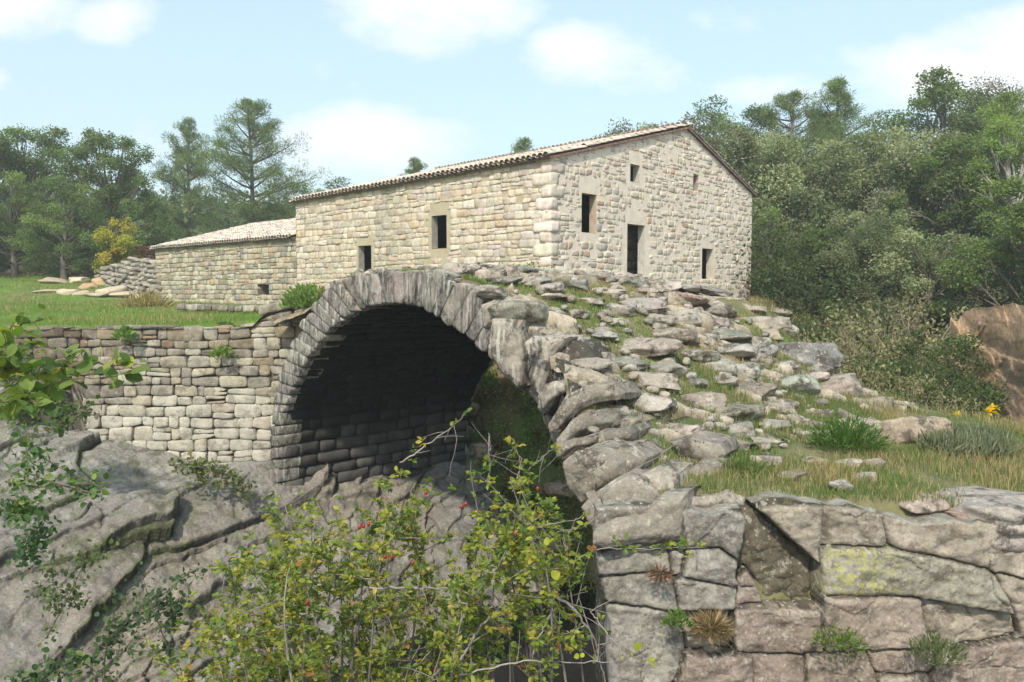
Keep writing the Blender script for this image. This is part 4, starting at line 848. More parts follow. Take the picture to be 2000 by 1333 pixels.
left = np.interp(PZ, [-4.0, -3.1, -2.6, -2.2, -1.95, -1.6], [.885, .88, .80, .74, .76, .66]) + .03 * fbm(P3(PZ * 0, PZ), 3, 3, 52)
PX2 = np.maximum(PX, left); under = np.clip(left - PX, 0, 1)
CO = mixc(CO, np.array([.27, .25, .21]), sst(over, 0.005, .03)); PY = PW - out + over * 2.2 + under * 6 + .05 * np.clip(-1.9 - PZ, 0, 3) * -1 * .0 - .06 * (PZ2 + 1.9)
CO = mixc(CO, np.array([.14, .115, .07]), np.clip(fbm(P3(PX, PZ), 1.0, 4, 60) * 1.6, 0, 1) * .5)
g = Geo(); g.grid(np.stack([PX2, PY, PZ2], -1), CO)
pier = g.build('retaining_wall', M_pier); ya = pier.data.attributes.new('Yel', 'FLOAT', 'POINT'); ya.data.foreach_set('value', YL.ravel().astype(np.float32))
tag(pier, 'wall of big split granite blocks with white and yellow lichen below the grassy ledge', 'wall')
# ---------------------------------------------------------------- loose boulders
def boulder(px, py, w, h, i, label, Y=None, zf=deckxy, mat_=M_deck, col=None, y0=5.5, group=None, **k):
    o = put_rock(None, 'boulder', px, py, w, h, 400 + i, mat_=mat_, Y=Y, zf=zf, y0=y0, col=col, **k); return tag(o, label, 'rock', group)
boulder(1572, 686, 124, 54, 0, 'large dark lichen crusted boulder on the outer edge of the bridge deck', sink=.35, res=16, col=np.array([.20, .19, .175]))
boulder(1568, 750, 82, 40, 1, 'pale topped boulder in brush, left of two below the dark lichen boulder', sink=.35, res=12)
boulder(1640, 752, 100, 40, 2, 'grey boulder in dead brush, right of two below the dark lichen boulder', sink=.35, res=12)
boulder(1775, 842, 140, 58, 3, 'long rounded tan boulder at the far edge of the grass', sink=.3, res=16, col=np.array([.34, .27, .20]))
boulder(1690, 832, 90, 26, 4, 'flat pale slab left of the long rounded tan boulder', sink=.35, col=np.array([.38, .32, .25]))
boulder(1710, 908, 38, 26, 5, 'small pointed pale rock in the middle of the grass ledge', sink=.25, zf=Hz)
boulder(1845, 968, 60, 20, 6, 'small flat pale rock on the grass left of the big grey boulder', sink=.35, zf=Hz)
boulder(1800, 988, 80, 28, 7, 'brown rock half sunk in grass above the retaining wall', sink=.3, zf=Hz, col=np.array([.28, .22, .18]))
boulder(1965, 1000, 280, 84, 8, 'big pitted grey boulder at the right edge on top of the retaining wall', sink=.35, zf=Hz, res=18, col=np.array([.33, .29, .25]))
boulder(1880, 1010, 90, 30, 9, 'low reddish rock wedged beside the big pitted grey boulder', sink=.3, zf=Hz, col=np.array([.27, .20, .17]))
# pale stones on the lawn, far left
LAWN = [(108, 549, 50, 14, 'flat pale stone lying furthest left on the lawn in front of the dark trees'), (152, 548, 34, 16, 'small whitish stone next to the flat pale stone on the lawn'), (198, 549, 40, 20, 'orange tinted block on the lawn below the rubble wall'), (175, 560, 34, 14, 'low buff stone in front of the orange tinted block'),
        (132, 571, 32, 16, 'bright white stone on the front edge of the lawn stones'), (162, 572, 34, 14, 'brownish stone beside the bright white lawn stone'), (215, 568, 50, 24, 'large pale stone leaning at the foot of the rubble wall'), (240, 575, 50, 18, 'long flat cream slab at the foot of the rubble wall'), (190, 577, 40, 12, 'thin pale slab in front of the leaning stone'), (92, 568, 50, 8, 'thin sliver of buff stone flat in the lawn'), (268, 580, 30, 12, 'buff block closest to the outbuilding corner')]
for i, (px, py, w, h, lb) in enumerate(LAWN): boulder(px, py, w, h, 30 + i, lb, zf=Hz, mat_=M_mort, y0=19, sink=.3, col=np.array([.50, .42, .30]) * (np.array([1.0, .82, .66]) if 'orange' in lb else 1) * rp.uniform(.8, 1.1), res=8)

# rubble wall left of the outbuilding
g = Geo(); r = np.random.default_rng(71)
aL = at(188, 560, 43); aR = at(318, 586, 38.2); n_ = 0
for lay in range(9):
    x = 0.0; L = np.linalg.norm(aR[:2] - aL[:2])
    while x < L:
        w = r.uniform(.22, .6); h = r.uniform(.10, .16); t = (x + w / 2) / L; base = aL + (aR - aL) * t; topl = 1.0 + 1.25 * min(1, t * 1.25)
        z = lay * .23
        if z < topl: rock(g, base + np.array([0, r.normal(0, .10) + lay * .05, z - .1]), (w * .55, .3, h), np.array([[.97, -.22, 0], [.22, .97, 0], [0, 0, 1.]]), seed=r.integers(40), n=6, col=np.array([.33, .30, .25]) * r.uniform(.6, 1.2), p=3.5); n_ += 1
        x += w
o = g.build('rubble_wall', M_ash, None, loc=aR, weld=True); tag(o, 'ruined dry stone rubble wall leaning against the outbuilding corner', 'wall')
g = Geo(); aL2 = at(-5, 512, 50); aR2 = at(195, 535, 47)
for k in range(130):
    t = r.random(); p = aL2 + (aR2 - aL2) * t; p[2] = float(Hz(p[0], p[1])) + r.uniform(0, .9) * (0.4 + .6 * t); rock(g, p + np.array([0, r.normal(0, .3), 0]), (r.uniform(.2, .5), .3, r.uniform(.12, .25)), None, seed=r.integers(40), n=6, col=np.array([.28, .22, .17]) * r.uniform(.6, 1.3))
o = g.build('rubble_bank', M_ash, None, weld=True, loc=aR2); tag(o, 'low bank of brown field stones under the dark trees at the left', 'wall')
# stack of spare roof tiles behind it
pt = at(252, 505, 44); g = Geo(); rt = np.random.default_rng(5)
for i in range(9):
    for j in range(6):
        box(g, pt + np.array([-1.2 + i * .27 + rt.normal(0, .02), rt.normal(0, .03), -.3 + j * .17]), [.24, 0, 0], [0, .45, .02], [0, 0, .12], np.array([.26, .10, .07]) * rt.uniform(.6, 1.2))
o = g.build('tile_stack', M_tile, None, loc=pt); tag(o, 'reddish brown stack of clay tiles under the yellow bush behind the rubble wall', 'tile stack')

# ---------------------------------------------------------------- ochre cliff beyond the gorge
cu = np.linspace(0, 1, 150); cv = np.linspace(0, 1, 110); CU, CV = np.meshgrid(cu, cv, indexing='ij')
A = np.array([at(1868, 700, 19.5), at(1910, 700, 18.5), at(1985, 700, 17.0), at(2120, 700, 14.5), at(2350, 700, 12.0)]); t5 = np.linspace(0, 1, 5)
CX = np.interp(CU, t5, A[:, 0]); CY = np.interp(CU, t5, A[:, 1]); CZ = -4.6 + CV * (4.15 + .5 * fbm(P3(CU, CU * 0), 5, 4, 4)) * sst(CU, -.12, .10)
cn = fbm(np.stack([CX, CY, CZ], -1), .55, 5, 91); c1, c2, ca_, cb2, ddx, ddy = cells(CX * 1.3 + CY * .7 + cn, CZ * 1.3 + cn * .8, 92)
push = 1.3 * cn + .35 * (ca_ - .5) + ddy * .18 - .25 * np.abs(fbm(np.stack([CX, CY, CZ * 1.6], -1), .9, 4, 97)) + .12 * fbm(np.stack([CX, CY, CZ], -1), 3, 4, 95) + .12 * np.sin(CV * 9 + cn * 3) - CV * .9 - .5 * sst(CV, .9, 1)
CX = CX - push * .3; CY = CY - push * .95
cc = mixc(np.broadcast_to([.44, .30, .19], CX.shape + (3,)), np.array([.60, .39, .21]), np.clip(.5 + cn * 1.5, 0, 1)); cc = mixc(cc, np.array([.24, .19, .15]), np.clip(fbm(np.stack([CX, CY, CZ], -1), .8, 4, 99) * 2.2, 0, 1) * .5); cc = mixc(cc, np.array([.12, .09, .06]), sst(np.abs(fbm(np.stack([CX, CY * .3, CZ * 1.8], -1), .9, 4, 98)), .03, .0) * .6)
g = Geo(); g.grid(np.stack([CX, CY, CZ], -1), cc); o = g.build('rock_cliff', M_cliff); tag(o, 'bare ochre rock face below the forest at the right edge', 'cliff')
# ---------------------------------------------------------------- vegetation makers
def leaves(g, P, size, col, r, asp=.55, bias=None, bend=.25, jitter=.22, tipdir=None):
    P = np.asarray(P, float); n = len(P)
    if n == 0: return
    d = r.normal(size=(n, 3)) if tipdir is None else tipdir + r.normal(0, .45, (n, 3)); d = nrm(d)
    nn = r.normal(size=(n, 3)); 
    if bias is not None: nn = nn * .6 + bias
    nn = nn - (nn * d).sum(1)[:, None] * d; nn = nrm(nn); s = np.cross(d, nn); L = (np.broadcast_to(size, (n,)) * r.uniform(.7, 1.3, n))[:, None]; w = L * asp * .5
    v = np.stack([P, P + d * L * .45 + s * w + nn * L * bend * .25, P + d * L - nn * L * bend * .3, P + d * L * .45 - s * w + nn * L * bend * .25], 1)
    t = np.arange(n)[:, None] * 4; T = np.concatenate([t + [0, 1, 2], t + [0, 2, 3]]); col = np.broadcast_to(np.asarray(col, float), (n, 3)) * (1 + r.normal(0, jitter, (n, 1))).clip(.35, 1.8)
    g.add(v.reshape(-1, 3), t=T, c=np.repeat(col, 4, 0))
def leaves6(g, P, size, col, r, asp=.7, bias=None, bend=.3, jitter=.18, tipdir=None):
    P = np.asarray(P, float); n = len(P); d = r.normal(size=(n, 3)) if tipdir is None else tipdir + r.normal(0, .45, (n, 3)); d = nrm(d); nn = r.normal(size=(n, 3))
    if bias is not None: nn = nn * .6 + bias
    nn = nrm(nn - (nn * d).sum(1)[:, None] * d); s = np.cross(d, nn); L = (np.broadcast_to(size, (n,)) * r.uniform(.45, 1.7, n))[:, None]; w = L * asp * .5
    prof = ((0, 0, 0), (.18, .75, .5), (.5, 1.0, .8), (.8, .62, .4), (1.0, 0, -.6), (.8, -.62, .4), (.5, -1.0, .8), (.18, -.75, .5), (.5, 0, -.1))
    v = np.stack([P + d * L * a + s * w * b + nn * L * bend * .3 * c_ for a, b, c_ in prof], 1); t = np.arange(n)[:, None] * 9
    T = np.concatenate([t + [k, (k + 1) % 8, 8] for k in range(8)]); col = np.broadcast_to(np.asarray(col, float), (n, 3)) * (1 + r.normal(0, jitter, (n, 1))).clip(.35, 1.8); g.add(v.reshape(-1, 3), t=T, c=np.repeat(col, 9, 0))
def tube(g, pts, rad, col=(.16, .13, .10), k=6):
    pts = np.asarray(pts, float); n = len(pts); rad = np.broadcast_to(rad, (n,)); d = nrm(np.gradient(pts, axis=0)); up = np.array([.3, .2, 1.0]); a = nrm(np.cross(d, up)); b = np.cross(d, a)
    th = np.linspace(0, 2 * math.pi, k, endpoint=False); R_ = pts[:, None] + rad[:, None, None] * (np.cos(th)[None, :, None] * a[:, None] + np.sin(th)[None, :, None] * b[:, None]); g.grid(R_, col, wrap=True)
def bez(a, b, r, sag=.2, n=7, up=.0):
    a = np.array(a, float); b = np.array(b, float); L = np.linalg.norm(b - a); m1 = a + (b - a) * .33 + r.normal(0, sag * L * .35, 3) + [0, 0, up * L]; m2 = a + (b - a) * .7 + r.normal(0, sag * L * .3, 3) + [0, 0, up * L * .8]; t = np.linspace(0, 1, n)[:, None]
    return a * (1 - t) ** 3 + 3 * m1 * t * (1 - t) ** 2 + 3 * m2 * t * t * (1 - t) + b * t ** 3
def inball(r, n): v = nrm(r.normal(size=(n, 3))); return v * (r.random((n, 1)) ** .42)
def make_tree(seed, H, Rx, leaf=.13, nblob=26, nl=520, pal=((.07, .10, .03), (.11, .13, .05)), trunk_h=.25, blobr=.30, barkc=(.14, .12, .10), flat=.75, asp=.55, top=.0, low=.12, gap=1.0, branches=True):
    """tree meshes with the base of the trunk at the origin"""
    r = np.random.default_rng(seed); tr = Geo(); cr = Geo(); th0 = trunk_h * H; ctr = np.array([r.normal(0, .04 * H), r.normal(0, .04 * H), 0])
    tp = bez((0, 0, -.3), ctr + [0, 0, H * .62], r, .10, 9); tube(tr, tp, np.linspace(.030 * H, .010 * H, 9), barkc, 8)
    for i in range(nblob):
        ph = i * 2.399 + r.normal(0, .3); f = (i + .5) / nblob; zz = low + (1 - low - .06) * f; prof = math.sin(math.pi * min(1, (zz - low) / (1 - low) * .80 + .17)) ** .6; rad = Rx * prof * (r.random() ** .45) * .86
        c = ctr + np.array([math.cos(ph) * rad, math.sin(ph) * rad, zz * H]); br = blobr * Rx * r.uniform(.65, 1.35) * (1 - .35 * max(0, zz - .7) / .3)
        tint = np.array(pal[0]) + (np.array(pal[1]) - np.array(pal[0])) * r.random(); tint = tint * r.uniform(.95, 1.75)
        n = int(nl * 1.7 * r.uniform(.7, 1.3) * (br / (blobr * Rx)) ** 2); v = inball(r, n); sub = nrm(r.normal(size=(7, 3))) * .62; k = r.integers(0, 7, n); m = r.random(n) < .62
        v = np.where(m[:, None], sub[k] + v * .45, v); v = v * [1, 1, flat]; P = c + v * br
        leaves(cr, P, leaf, tint, r, asp, bias=nrm(v + [0, 0, .5]) * .9)
        if branches:
            s = tp[min(8, 2 + int(6 * f))]; tube(tr, bez(s, c, r, .18, 6, .05), np.linspace(.007 * H, .0015 * H, 6), barkc, 5)
            for j in range(3): tube(tr, bez(s + (c - s) * .6, c + inball(r, 1)[0] * br * .9, r, .2, 4), np.linspace(.004 * H, .001 * H, 4), barkc, 4)
    return tr, cr
def make_pine(seed, H, Rx, n_wh=15, bare=.38, pal=((.13, .20, .07), (.22, .28, .09)), leaf=.26):
    r = np.random.default_rng(seed); tr = Geo(); cr = Geo(); tp = np.array([[.02 * H * math.sin(z * 3), .01 * H * math.sin(z * 5), z * H] for z in np.linspace(-.03, 1, 12)]); tube(tr, tp, np.linspace(.020 * H, .004 * H, 12), (.17, .13, .10), 8)
    for i in range(n_wh):
        f = i / (n_wh - 1); z = bare + (1 - bare) * f; L0 = Rx * (1 - f) ** .65 * (1.0 if f > .12 else .8) + .07 * Rx
        for j in range(r.integers(4, 7) if f < .75 else 3):
            ph = r.uniform(0, 6.28); L = L0 * r.uniform(.3, 1.35); s = np.array([0, 0, z * H]) + [.02 * H * math.sin(z * 3), .01 * H * math.sin(z * 5), 0]; e = s + np.array([math.cos(ph) * L, math.sin(ph) * L, L * r.uniform(.05, .45) + (.5 * L0 * f)]); bp = bez(s, e, r, .12, 6, -.05); tube(tr, bp, np.linspace(.006 * H, .0015 * H, 6), (.16, .12, .09), 4)
            for k in range(int(3 + 9 * L / Rx)):
                t = r.uniform(.42, 1.05); c = s + (e - s) * t + r.normal(0, .10 * L, 3) * [1, 1, .6]; tint = (np.array(pal[0]) + (np.array(pal[1]) - np.array(pal[0])) * r.random()) * r.uniform(.75, 1.25)
                br = r.uniform(.03, .06) * H * (1 - .35 * f); v = inball(r, 55); P = c + v * br * [1, 1, .7]; leaves(cr, P, leaf, tint, r, .13, tipdir=nrm(v + [0, 0, .5]))
    return tr, cr
class Kind:
    def __init__(s, tc, name, tn='trunk', cn='crown', cm=None):
        s.t = tc[0].mesh(tn, M_bark); s.c = tc[1].mesh(cn, cm or M_leaf, smooth=False); s.name = name; s.tn = tn; s.cn = cn
    def place(s, x, y, z, sc, rot, label, cat='tree', group=None, sz=None):
        e = empty(s.name, (x, y, z), label, cat, group); e.rotation_euler = (0, 0, rot); e.scale = (sc, sc, sz or sc)
        for nme, me in ((s.tn, s.t), (s.cn, s.c)): o = bpy.data.objects.new(nme, me); S.collection.objects.link(o); o.parent = e
        return e
def grd(x, y): return float(Hz(np.array([x]), np.array([y]))[0])
# ---------------------------------------------------------------- forest
HOLM = Kind(make_tree(1, 10, 4.2, .17, 34, 620, ((.11, .125, .06), (.23, .24, .145)), .2, .27, flat=.85), 'holm_oak')
HOLM2 = Kind(make_tree(2, 9, 4.4, .16, 36, 600, ((.10, .12, .055), (.21, .225, .125)), .2, .25, flat=.85, low=.05), 'holm_oak')
OAK = Kind(make_tree(3, 11, 4.6, .17, 34, 560, ((.065, .10, .03), (.12, .165, .05)), .22, .25), 'oak_tree')
OAK2 = Kind(make_tree(4, 11, 4.3, .16, 30, 480, ((.075, .115, .035), (.135, .175, .06)), .25, .26, flat=.7), 'oak_tree')
BIR = Kind(make_tree(5, 13, 2.9, .15, 32, 380, ((.12, .18, .04), (.19, .24, .07)), .35, .32, (.33, .31, .27), low=.22), 'slender_tree')
THIN = Kind(make_tree(6, 12, 3.0, .13, 28, 150, ((.09, .09, .055), (.14, .14, .09)), .3, .34, (.2, .17, .14), low=.25), 'bare_tree')
PINE = Kind(make_pine(7, 14, 4.4), 'pine_tree'); PINE2 = Kind(make_pine(8, 12, 3.0, 14, .25), 'pine_tree')
SHR = Kind(make_tree(9, 3.0, 1.9, .075, 24, 420, ((.05, .08, .025), (.10, .13, .045)), .1, .30, low=.05), 'shrub', 'stem', 'foliage')
SHRB = Kind(make_tree(10, 2.2, 1.5, .06, 22, 150, ((.15, .14, .07), (.22, .20, .11)), .1, .34, (.26, .21, .16), low=.05), 'dry_shrub', 'stem', 'foliage')
def tree(K, px, ptop, Y, H0, label, cat='tree', group=None, rot=None, wide=1.0, i=[0]):
    i[0] += 1; p = at(px, ptop, Y); z0 = grd(p[0], Y) - .1; sc = (p[2] - z0) / H0
    return K.place(p[0], Y, z0, sc * wide, (i[0] * 1.7) if rot is None else rot, label, cat, group, sc)
G1 = 'trees of the forest behind the house'
T = [(HOLM, 1330, 232, 50, 10, 'grey green holm oak whose top just clears the roof ridge'), (OAK2, 1405, 192, 58, 11, 'rounded mid green tree rising behind the right end of the ridge'),
 (HOLM, 1450, 238, 43, 10, 'silvery holm oak directly behind the right eave of the house'), (HOLM2, 1560, 262, 40, 9, 'pale topped holm oak nearest the right wall of the house'),
 (PINE, 1550, 190, 56, 14, 'bluish pine top showing through the gap behind the silvery holm oaks'), (PINE2, 1642, 168, 55, 12, 'tall pointed dark pine left of the highest trees', ), (HOLM2, 1690, 250, 42, 9, 'broad silvery oak in the middle of the forest edge'),
 (OAK, 1795, 148, 52, 11, 'tall dark tree with rounded top forming the high shoulder of the forest'), (HOLM, 1800, 255, 39, 10, 'wide pale crowned holm oak right of centre of the forest edge'), (THIN, 1880, 148, 54, 12, 'thinly leaved greyish tree against the cloud'), (THIN, 1975, 132, 50, 12, 'highest half bare tree at the top right corner of the forest'),
 (BIR, 1925, 170, 38, 13, 'slender light green tree with pale trunk at the right edge'), (BIR, 1990, 200, 33, 13, 'yellow green slender tree cut by the right edge of the picture'), (OAK, 1900, 262, 36, 11, 'dense dark green tree filling the gap beside the slender pale trunk'),
 (OAK2, 1505, 400, 36, 11, 'small dark tree tucked against the right wall of the house'), (HOLM2, 1700, 400, 32, 9, 'low silvery bushy oak in front of the forest above the brush'), (HOLM2, 1830, 440, 30, 9, 'low yellow tipped bushy oak above the ochre cliff'), (OAK, 1600, 440, 33, 11, 'dark low tree at the end of the grass strip'),
 (OAK, 1960, 400, 27, 11, 'dark shaded tree overhanging the ochre cliff'), (OAK2, 2080, 330, 28, 11, 'dark tree beyond the cliff leaning in from the right edge')]
for t in T: tree(*t[:6], group=G1, wide=1.12)
G2 = 'trees at the left edge of the lawn'
T = [(OAK, 95, 240, 52, 11, 'tall broad oak with airy blue green top above the lawn', 1.15), (OAK, 215, 255, 49, 11, 'dark heavy oak with a pointed right shoulder', .95), (OAK2, 20, 330, 46, 11, 'dark tree at the left picture edge behind the rubble bank', 1.2), (OAK2, 120, 345, 44, 11, 'low spreading tree whose trunk stands beside the lawn stones', 1.15),
 (OAK, 268, 335, 56, 11, 'rounded dark tree between the oaks and the hillside', 1.0), (OAK, -60, 260, 50, 11, 'dark tree cut off by the left picture edge', 1.2)]
for t in T: tree(*t[:6], group=G2, wide=t[6])
tree(PINE, 482, 208, 62, 14, 'tall pine with long bare trunk left of the house roof', group='pair of pines on the hillside', wide=1.0, rot=.4)
tree(PINE2, 370, 244, 68, 12, 'smaller slimmer pine left of the tall pine', group='pair of pines on the hillside', wide=.8)
G3 = 'tree tops showing over the house roof'
tree(OAK2, 640, 345, 70, 11, 'dark tree top over the left end of the tall roof', group=G3, wide=1.5); tree(PINE2, 808, 320, 60, 12, 'tiny pointed pine tip over the middle of the roof', group=G3); tree(PINE2, 1022, 282, 60, 12, 'small pine tip above the near corner of the roof', group=G3)
tree(OAK2, 1180, 262, 62, 11, 'low leafy tip peeping over the gable verge', group=G3); tree(HOLM, 1258, 236, 56, 10, 'grey leafy top left of the roof ridge', group=G3); tree(OAK2, 540, 396, 66, 11, 'dark bushy tree just left of the tall facade', group=G3, wide=1.3)
# far wooded hillside: one mass
g = Geo(); r = np.random.default_rng(88); n = 0
cand = []
for k in range(5200):
    x = r.uniform(-190, 60); y = r.uniform(60, 190)
    if x > -.12 * y: continue
    if x < -.85 * y: continue
    cand.append((x, y))
cand = np.array(cand[:1500]); zc_ = Hz(cand[:, 0], cand[:, 1])
for (x, y), z in zip(cand, zc_):
    s = r.uniform(2.0, 4.2) ; c = np.array([x, y, z + s * .9]); v = inball(r, 150); v = v * [1, 1, 1.15]; tint = (np.array([.07, .115, .04]) + np.array([.07, .06, .025]) * r.random()) * r.uniform(.7, 1.3); leaves(g, c + v * s, .55 * (y / 100) ** .5, tint, r, .8, bias=nrm(v + [0, 0, .5]) * .9)
o = g.build('woodland', M_leaf, smooth=False); tag(o, 'dense woodland covering the distant hillside left of the house', 'woodland', kind='stuff')
# undergrowth mass below the forest at right
g = Geo(); r = np.random.default_rng(89)
for k in range(420):
    px = r.uniform(1470, 2150); Y = r.uniform(29, 44); p = at(px, 560, Y); z = grd(p[0], Y)
    s = r.uniform(.8, 2.0); v = inball(r, 260); tint = (np.array([.04, .06, .02]) + np.array([.05, .05, .02]) * r.random()) * r.uniform(.7, 1.3); leaves(g, np.array([p[0], Y, z + s * .7]) + v * s, .15, tint, r, .6, bias=nrm(v + [0, 0, .5]) * .9)
o = g.build('undergrowth', M_leaf, smooth=False); tag(o, 'dark undergrowth at the foot of the forest right of the house', 'undergrowth', kind='stuff')
# brush between the deck and the cliff
SHP = [(SHRB, 1640, 640, 17, 1.0, 'tangled dry brown shrub beside the large dark boulder'), (SHRB, 1700, 600, 20, 1.5, 'dead grey brown brush below the forest'), (SHRB, 1760, 570, 23, 2.2, 'tall tangle of bare twigs under the low oaks'), (SHR, 1800, 640, 19, 1.6, 'dark green bush right of the tangled dry brush'), (SHRB, 1720, 700, 15, 1.0, 'brown dry shrub behind the two pale boulders'),
      (SHR, 1822, 700, 16, 1.2, 'bright green leafy bush left of the ochre cliff'), (SHR, 1760, 690, 16.5, 1.0, 'small green bush amid the brown brush'), (SHRB, 1800, 740, 13.5, .8, 'low brown shrub left of the yellow flowers'), (SHR, 1872, 836, 12.5, .9, 'olive green shrub with yellow flowers at the cliff foot'), (SHRB, 1965, 860, 12, .7, 'dry reddish shrub at the foot of the ochre cliff'),
      (SHR, 1660, 580, 27, 1.6, 'dark rounded shrub at the end of the grass strip'), (SHR, 1590, 570, 30, 1.2, 'small dark shrub right of the house corner'), (SHRB, 1500, 500, 34, 2.5, 'leafless twiggy sapling against the right wall of the house'), (SHR, 1730, 760, 13, .7, 'green weedy clump behind the long tan boulder')]
for K, px, pt_, Y, w, lb in SHP:
    p = at(px, pt_, Y); z0 = min(grd(p[0], Y), p[2] - .4); H0 = 3.0 if K is SHR else 2.2; K.place(p[0], Y, z0, max((p[2] - z0) / H0, .3) * .9 * (1 if w > 1 else .9), px * .7, lb, 'shrub', 'brush between bridge and cliff', (p[2] - z0) / H0)
# grey green broom at the end of the ledge
g = Geo(); r = np.random.default_rng(90)
for k in range(110):
    p = at(r.uniform(1820, 1960), 915, r.uniform(8.9, 9.7)); z = grd(p[0], p[1]); m = 40; b = np.repeat([[p[0], p[1], z]], m, 0) + r.normal(0, .07, (m, 3)) * [1, 1, .2]; leaves(g, b, .20, (.20, .22, .13), r, .05, tipdir=np.array([0, 0, 1.0]))
o = g.build('broom_patch', M_grass, smooth=False); tag(o, 'soft grey green tuft of fine stems behind the long tan boulder', 'shrub')
# yellow flowers
for i, (px, py, lb) in enumerate([(1868, 812, 'single yellow bloom left of the flower cluster below the cliff'), (1925, 815, 'lowest yellow bloom of the cluster below the cliff'), (1935, 806, 'middle yellow bloom of the cluster below the cliff'), (1942, 796, 'uppermost yellow bloom of the cluster below the cliff')]):
    p = at(px, py, 11.6); g = Geo(); r = np.random.default_rng(i)
    leaves(g, p + r.normal(0, .02, (14, 3)), .08, (.75, .50, .02), r, .6, jitter=.1); tube(g, bez(p, p - [0, 0, .7], r, .1), .006, (.1, .14, .04), 4); o = g.build('yellow_flower', M_leafn, loc=p); tag(o, lb, 'flower', 'yellow flowers')
# yellow bush by the rubble wall
YB = Kind(make_tree(21, 3.2, 1.5, .11, 22, 240, ((.17, .21, .03), (.34, .27, .04)), .1, .30, low=.05), 'yellow_bush', 'stem', 'foliage')
p = at(222, 418, 43); z0 = grd(p[0], 43); YB.place(p[0], 43, z0, (p[2] - z0) / 3.2 * .95, .3, 'tall yellow green bush behind the rubble wall', 'bush', None, (p[2] - z0) / 3.2)
p = at(258, 462, 44.5); YB.place(p[0], 44.5, grd(p[0], 44.5), .72, 2.0, 'orange tinged bush leaning over the tile stack', 'bush')
# ferny tuft beside the ring, ivy sprigs on the wall
def tuft(name, px, py, Y, rad, n, leaf, col, label, cat='plant', asp=.35, up=1.0, seed=0, z=None, stem=None):
    r = np.random.default_rng(seed); p = at(px, py, Y); g = Geo(); v = inball(r, n); v[:, 2] = np.abs(v[:, 2]) * .8; P = p + v * rad
    leaves(g, P, leaf, col, r, asp, tipdir=nrm(v + [0, 0, up])); 
    for k in range(8): tube(g, bez(p, p + v[k] * rad, r, .1, 5), .004 * Y / 10, (.12, .13, .05), 4)
    o = g.build(name, M_leafn, smooth=False, loc=p); return tag(o, label, cat)
tuft('weed_clump', 603, 602, 16.2, (.55), 1100, .12, (.16, .24, .06), 'ferny green clump growing where the terrace wall meets the arch ring', seed=1)
tuft('weed_clump', 640, 585, 15.4, .25, 250, .10, (.2, .22, .07), 'small yellowish tuft on top of the arch ring', seed=2)
tuft('weed_clump', 434, 695, 16.8, .22, 120, .11, (.20, .28, .08), 'leafy weed rooted in the middle of the terrace wall', seed=3, asp=.6, up=0)
tuft('weed_clump', 243, 660, 16.8, .22, 120, .12, (.16, .25, .06), 'leafy weed hanging from the top of the terrace wall', seed=4, asp=.6, up=0)
tuft('fern', 962, 752, 22.0, .8, 1500, .16, (.13, .25, .05), 'bright green fern bank seen through the arch', seed=5)
tuft('fern', 1010, 790, 21.5, .7, 700, .13, (.16, .17, .08), 'brownish fern bank under the right haunch of the arch', seed=15)
tuft('grass_tuft', 1655, 878, 8.9, .40, 900, .13, (.10, .18, .04), 'thick dark green grass tuft in front of the long tan boulder', asp=.07, seed=6, up=.6)
tuft('grass_tuft', 1450, 955, 7.8, .25, 500, .18, (.12, .18, .05), 'green tuft at the left end of the grass ledge', asp=.07, seed=7, up=.8)
tuft('dry_tuft', 1390, 1235, 6.74, .13, 450, .12, (.33, .25, .14), 'straw coloured dry grass hanging in a gap of the retaining wall', asp=.04, seed=8, up=-.1)
tuft('dry_tuft', 1290, 1125, 6.66, .06, 120, .09, (.22, .12, .07), 'rust brown dead tuft on the retaining wall', asp=.05, seed=9, up=-.4)
tuft('weed_clump', 1320, 1222, 6.6, .12, 120, .06, (.13, .2, .05), 'small green weed on the left of the retaining wall', asp=.5, seed=10)
tuft('weed_clump', 1640, 1268, 6.55, .22, 260, .045, (.14, .2, .05), 'strip of green weeds along a joint of the retaining wall', asp=.5, seed=11, up=.2)
tuft('weed_clump', 1830, 1290, 6.5, .22, 260, .07, (.14, .17, .08), 'pale green weed near the lower right corner', asp=.3, seed=12)
tuft('straw_clump', 285, 618, 30, .9, 700, .45, (.40, .33, .17), 'pale straw coloured grass clump at the left foot of the outbuilding', asp=.04, seed=13)

# ---------------------------------------------------------------- grass
def blades(g, X, Y, Z, h, w, col, r, lean=.5):
    n = len(X); P = np.stack([X, Y, Z - .01], -1); a = r.uniform(0, 6.28, n); s = np.stack([np.cos(a), np.sin(a), 0 * a], -1) * (w * .5)[:, None]; b = r.uniform(0, 6.28, n); ln = np.stack([np.cos(b), np.sin(b), 0 * b], -1) * (h * lean * r.random(n))[:, None]; up = np.array([0, 0, 1.0])
    v = np.stack([P - s, P + s, P + s * .7 + ln * .35 + up * (h * .55)[:, None], P - s * .7 + ln * .35 + up * (h * .55)[:, None], P + ln + up * (h * .95)[:, None]], 1)
    t = np.arange(n)[:, None] * 5; g.add(v.reshape(-1, 3), q=t + [0, 1, 2, 3], t=t + [3, 2, 4], c=np.repeat(col, 5, 0))
def grasscol(r, n, dryf, a=(.12, .20, .04), b=(.17, .26, .06), d=(.36, .29, .15)):
    t = r.random((n, 1)); c = np.array(a) * (1 - t) + np.array(b) * t; return np.where(r.random((n, 1)) < np.asarray(dryf).reshape(-1, 1), np.array(d) * r.uniform(.7, 1.2, (n, 1)), c)
r = np.random.default_rng(101)
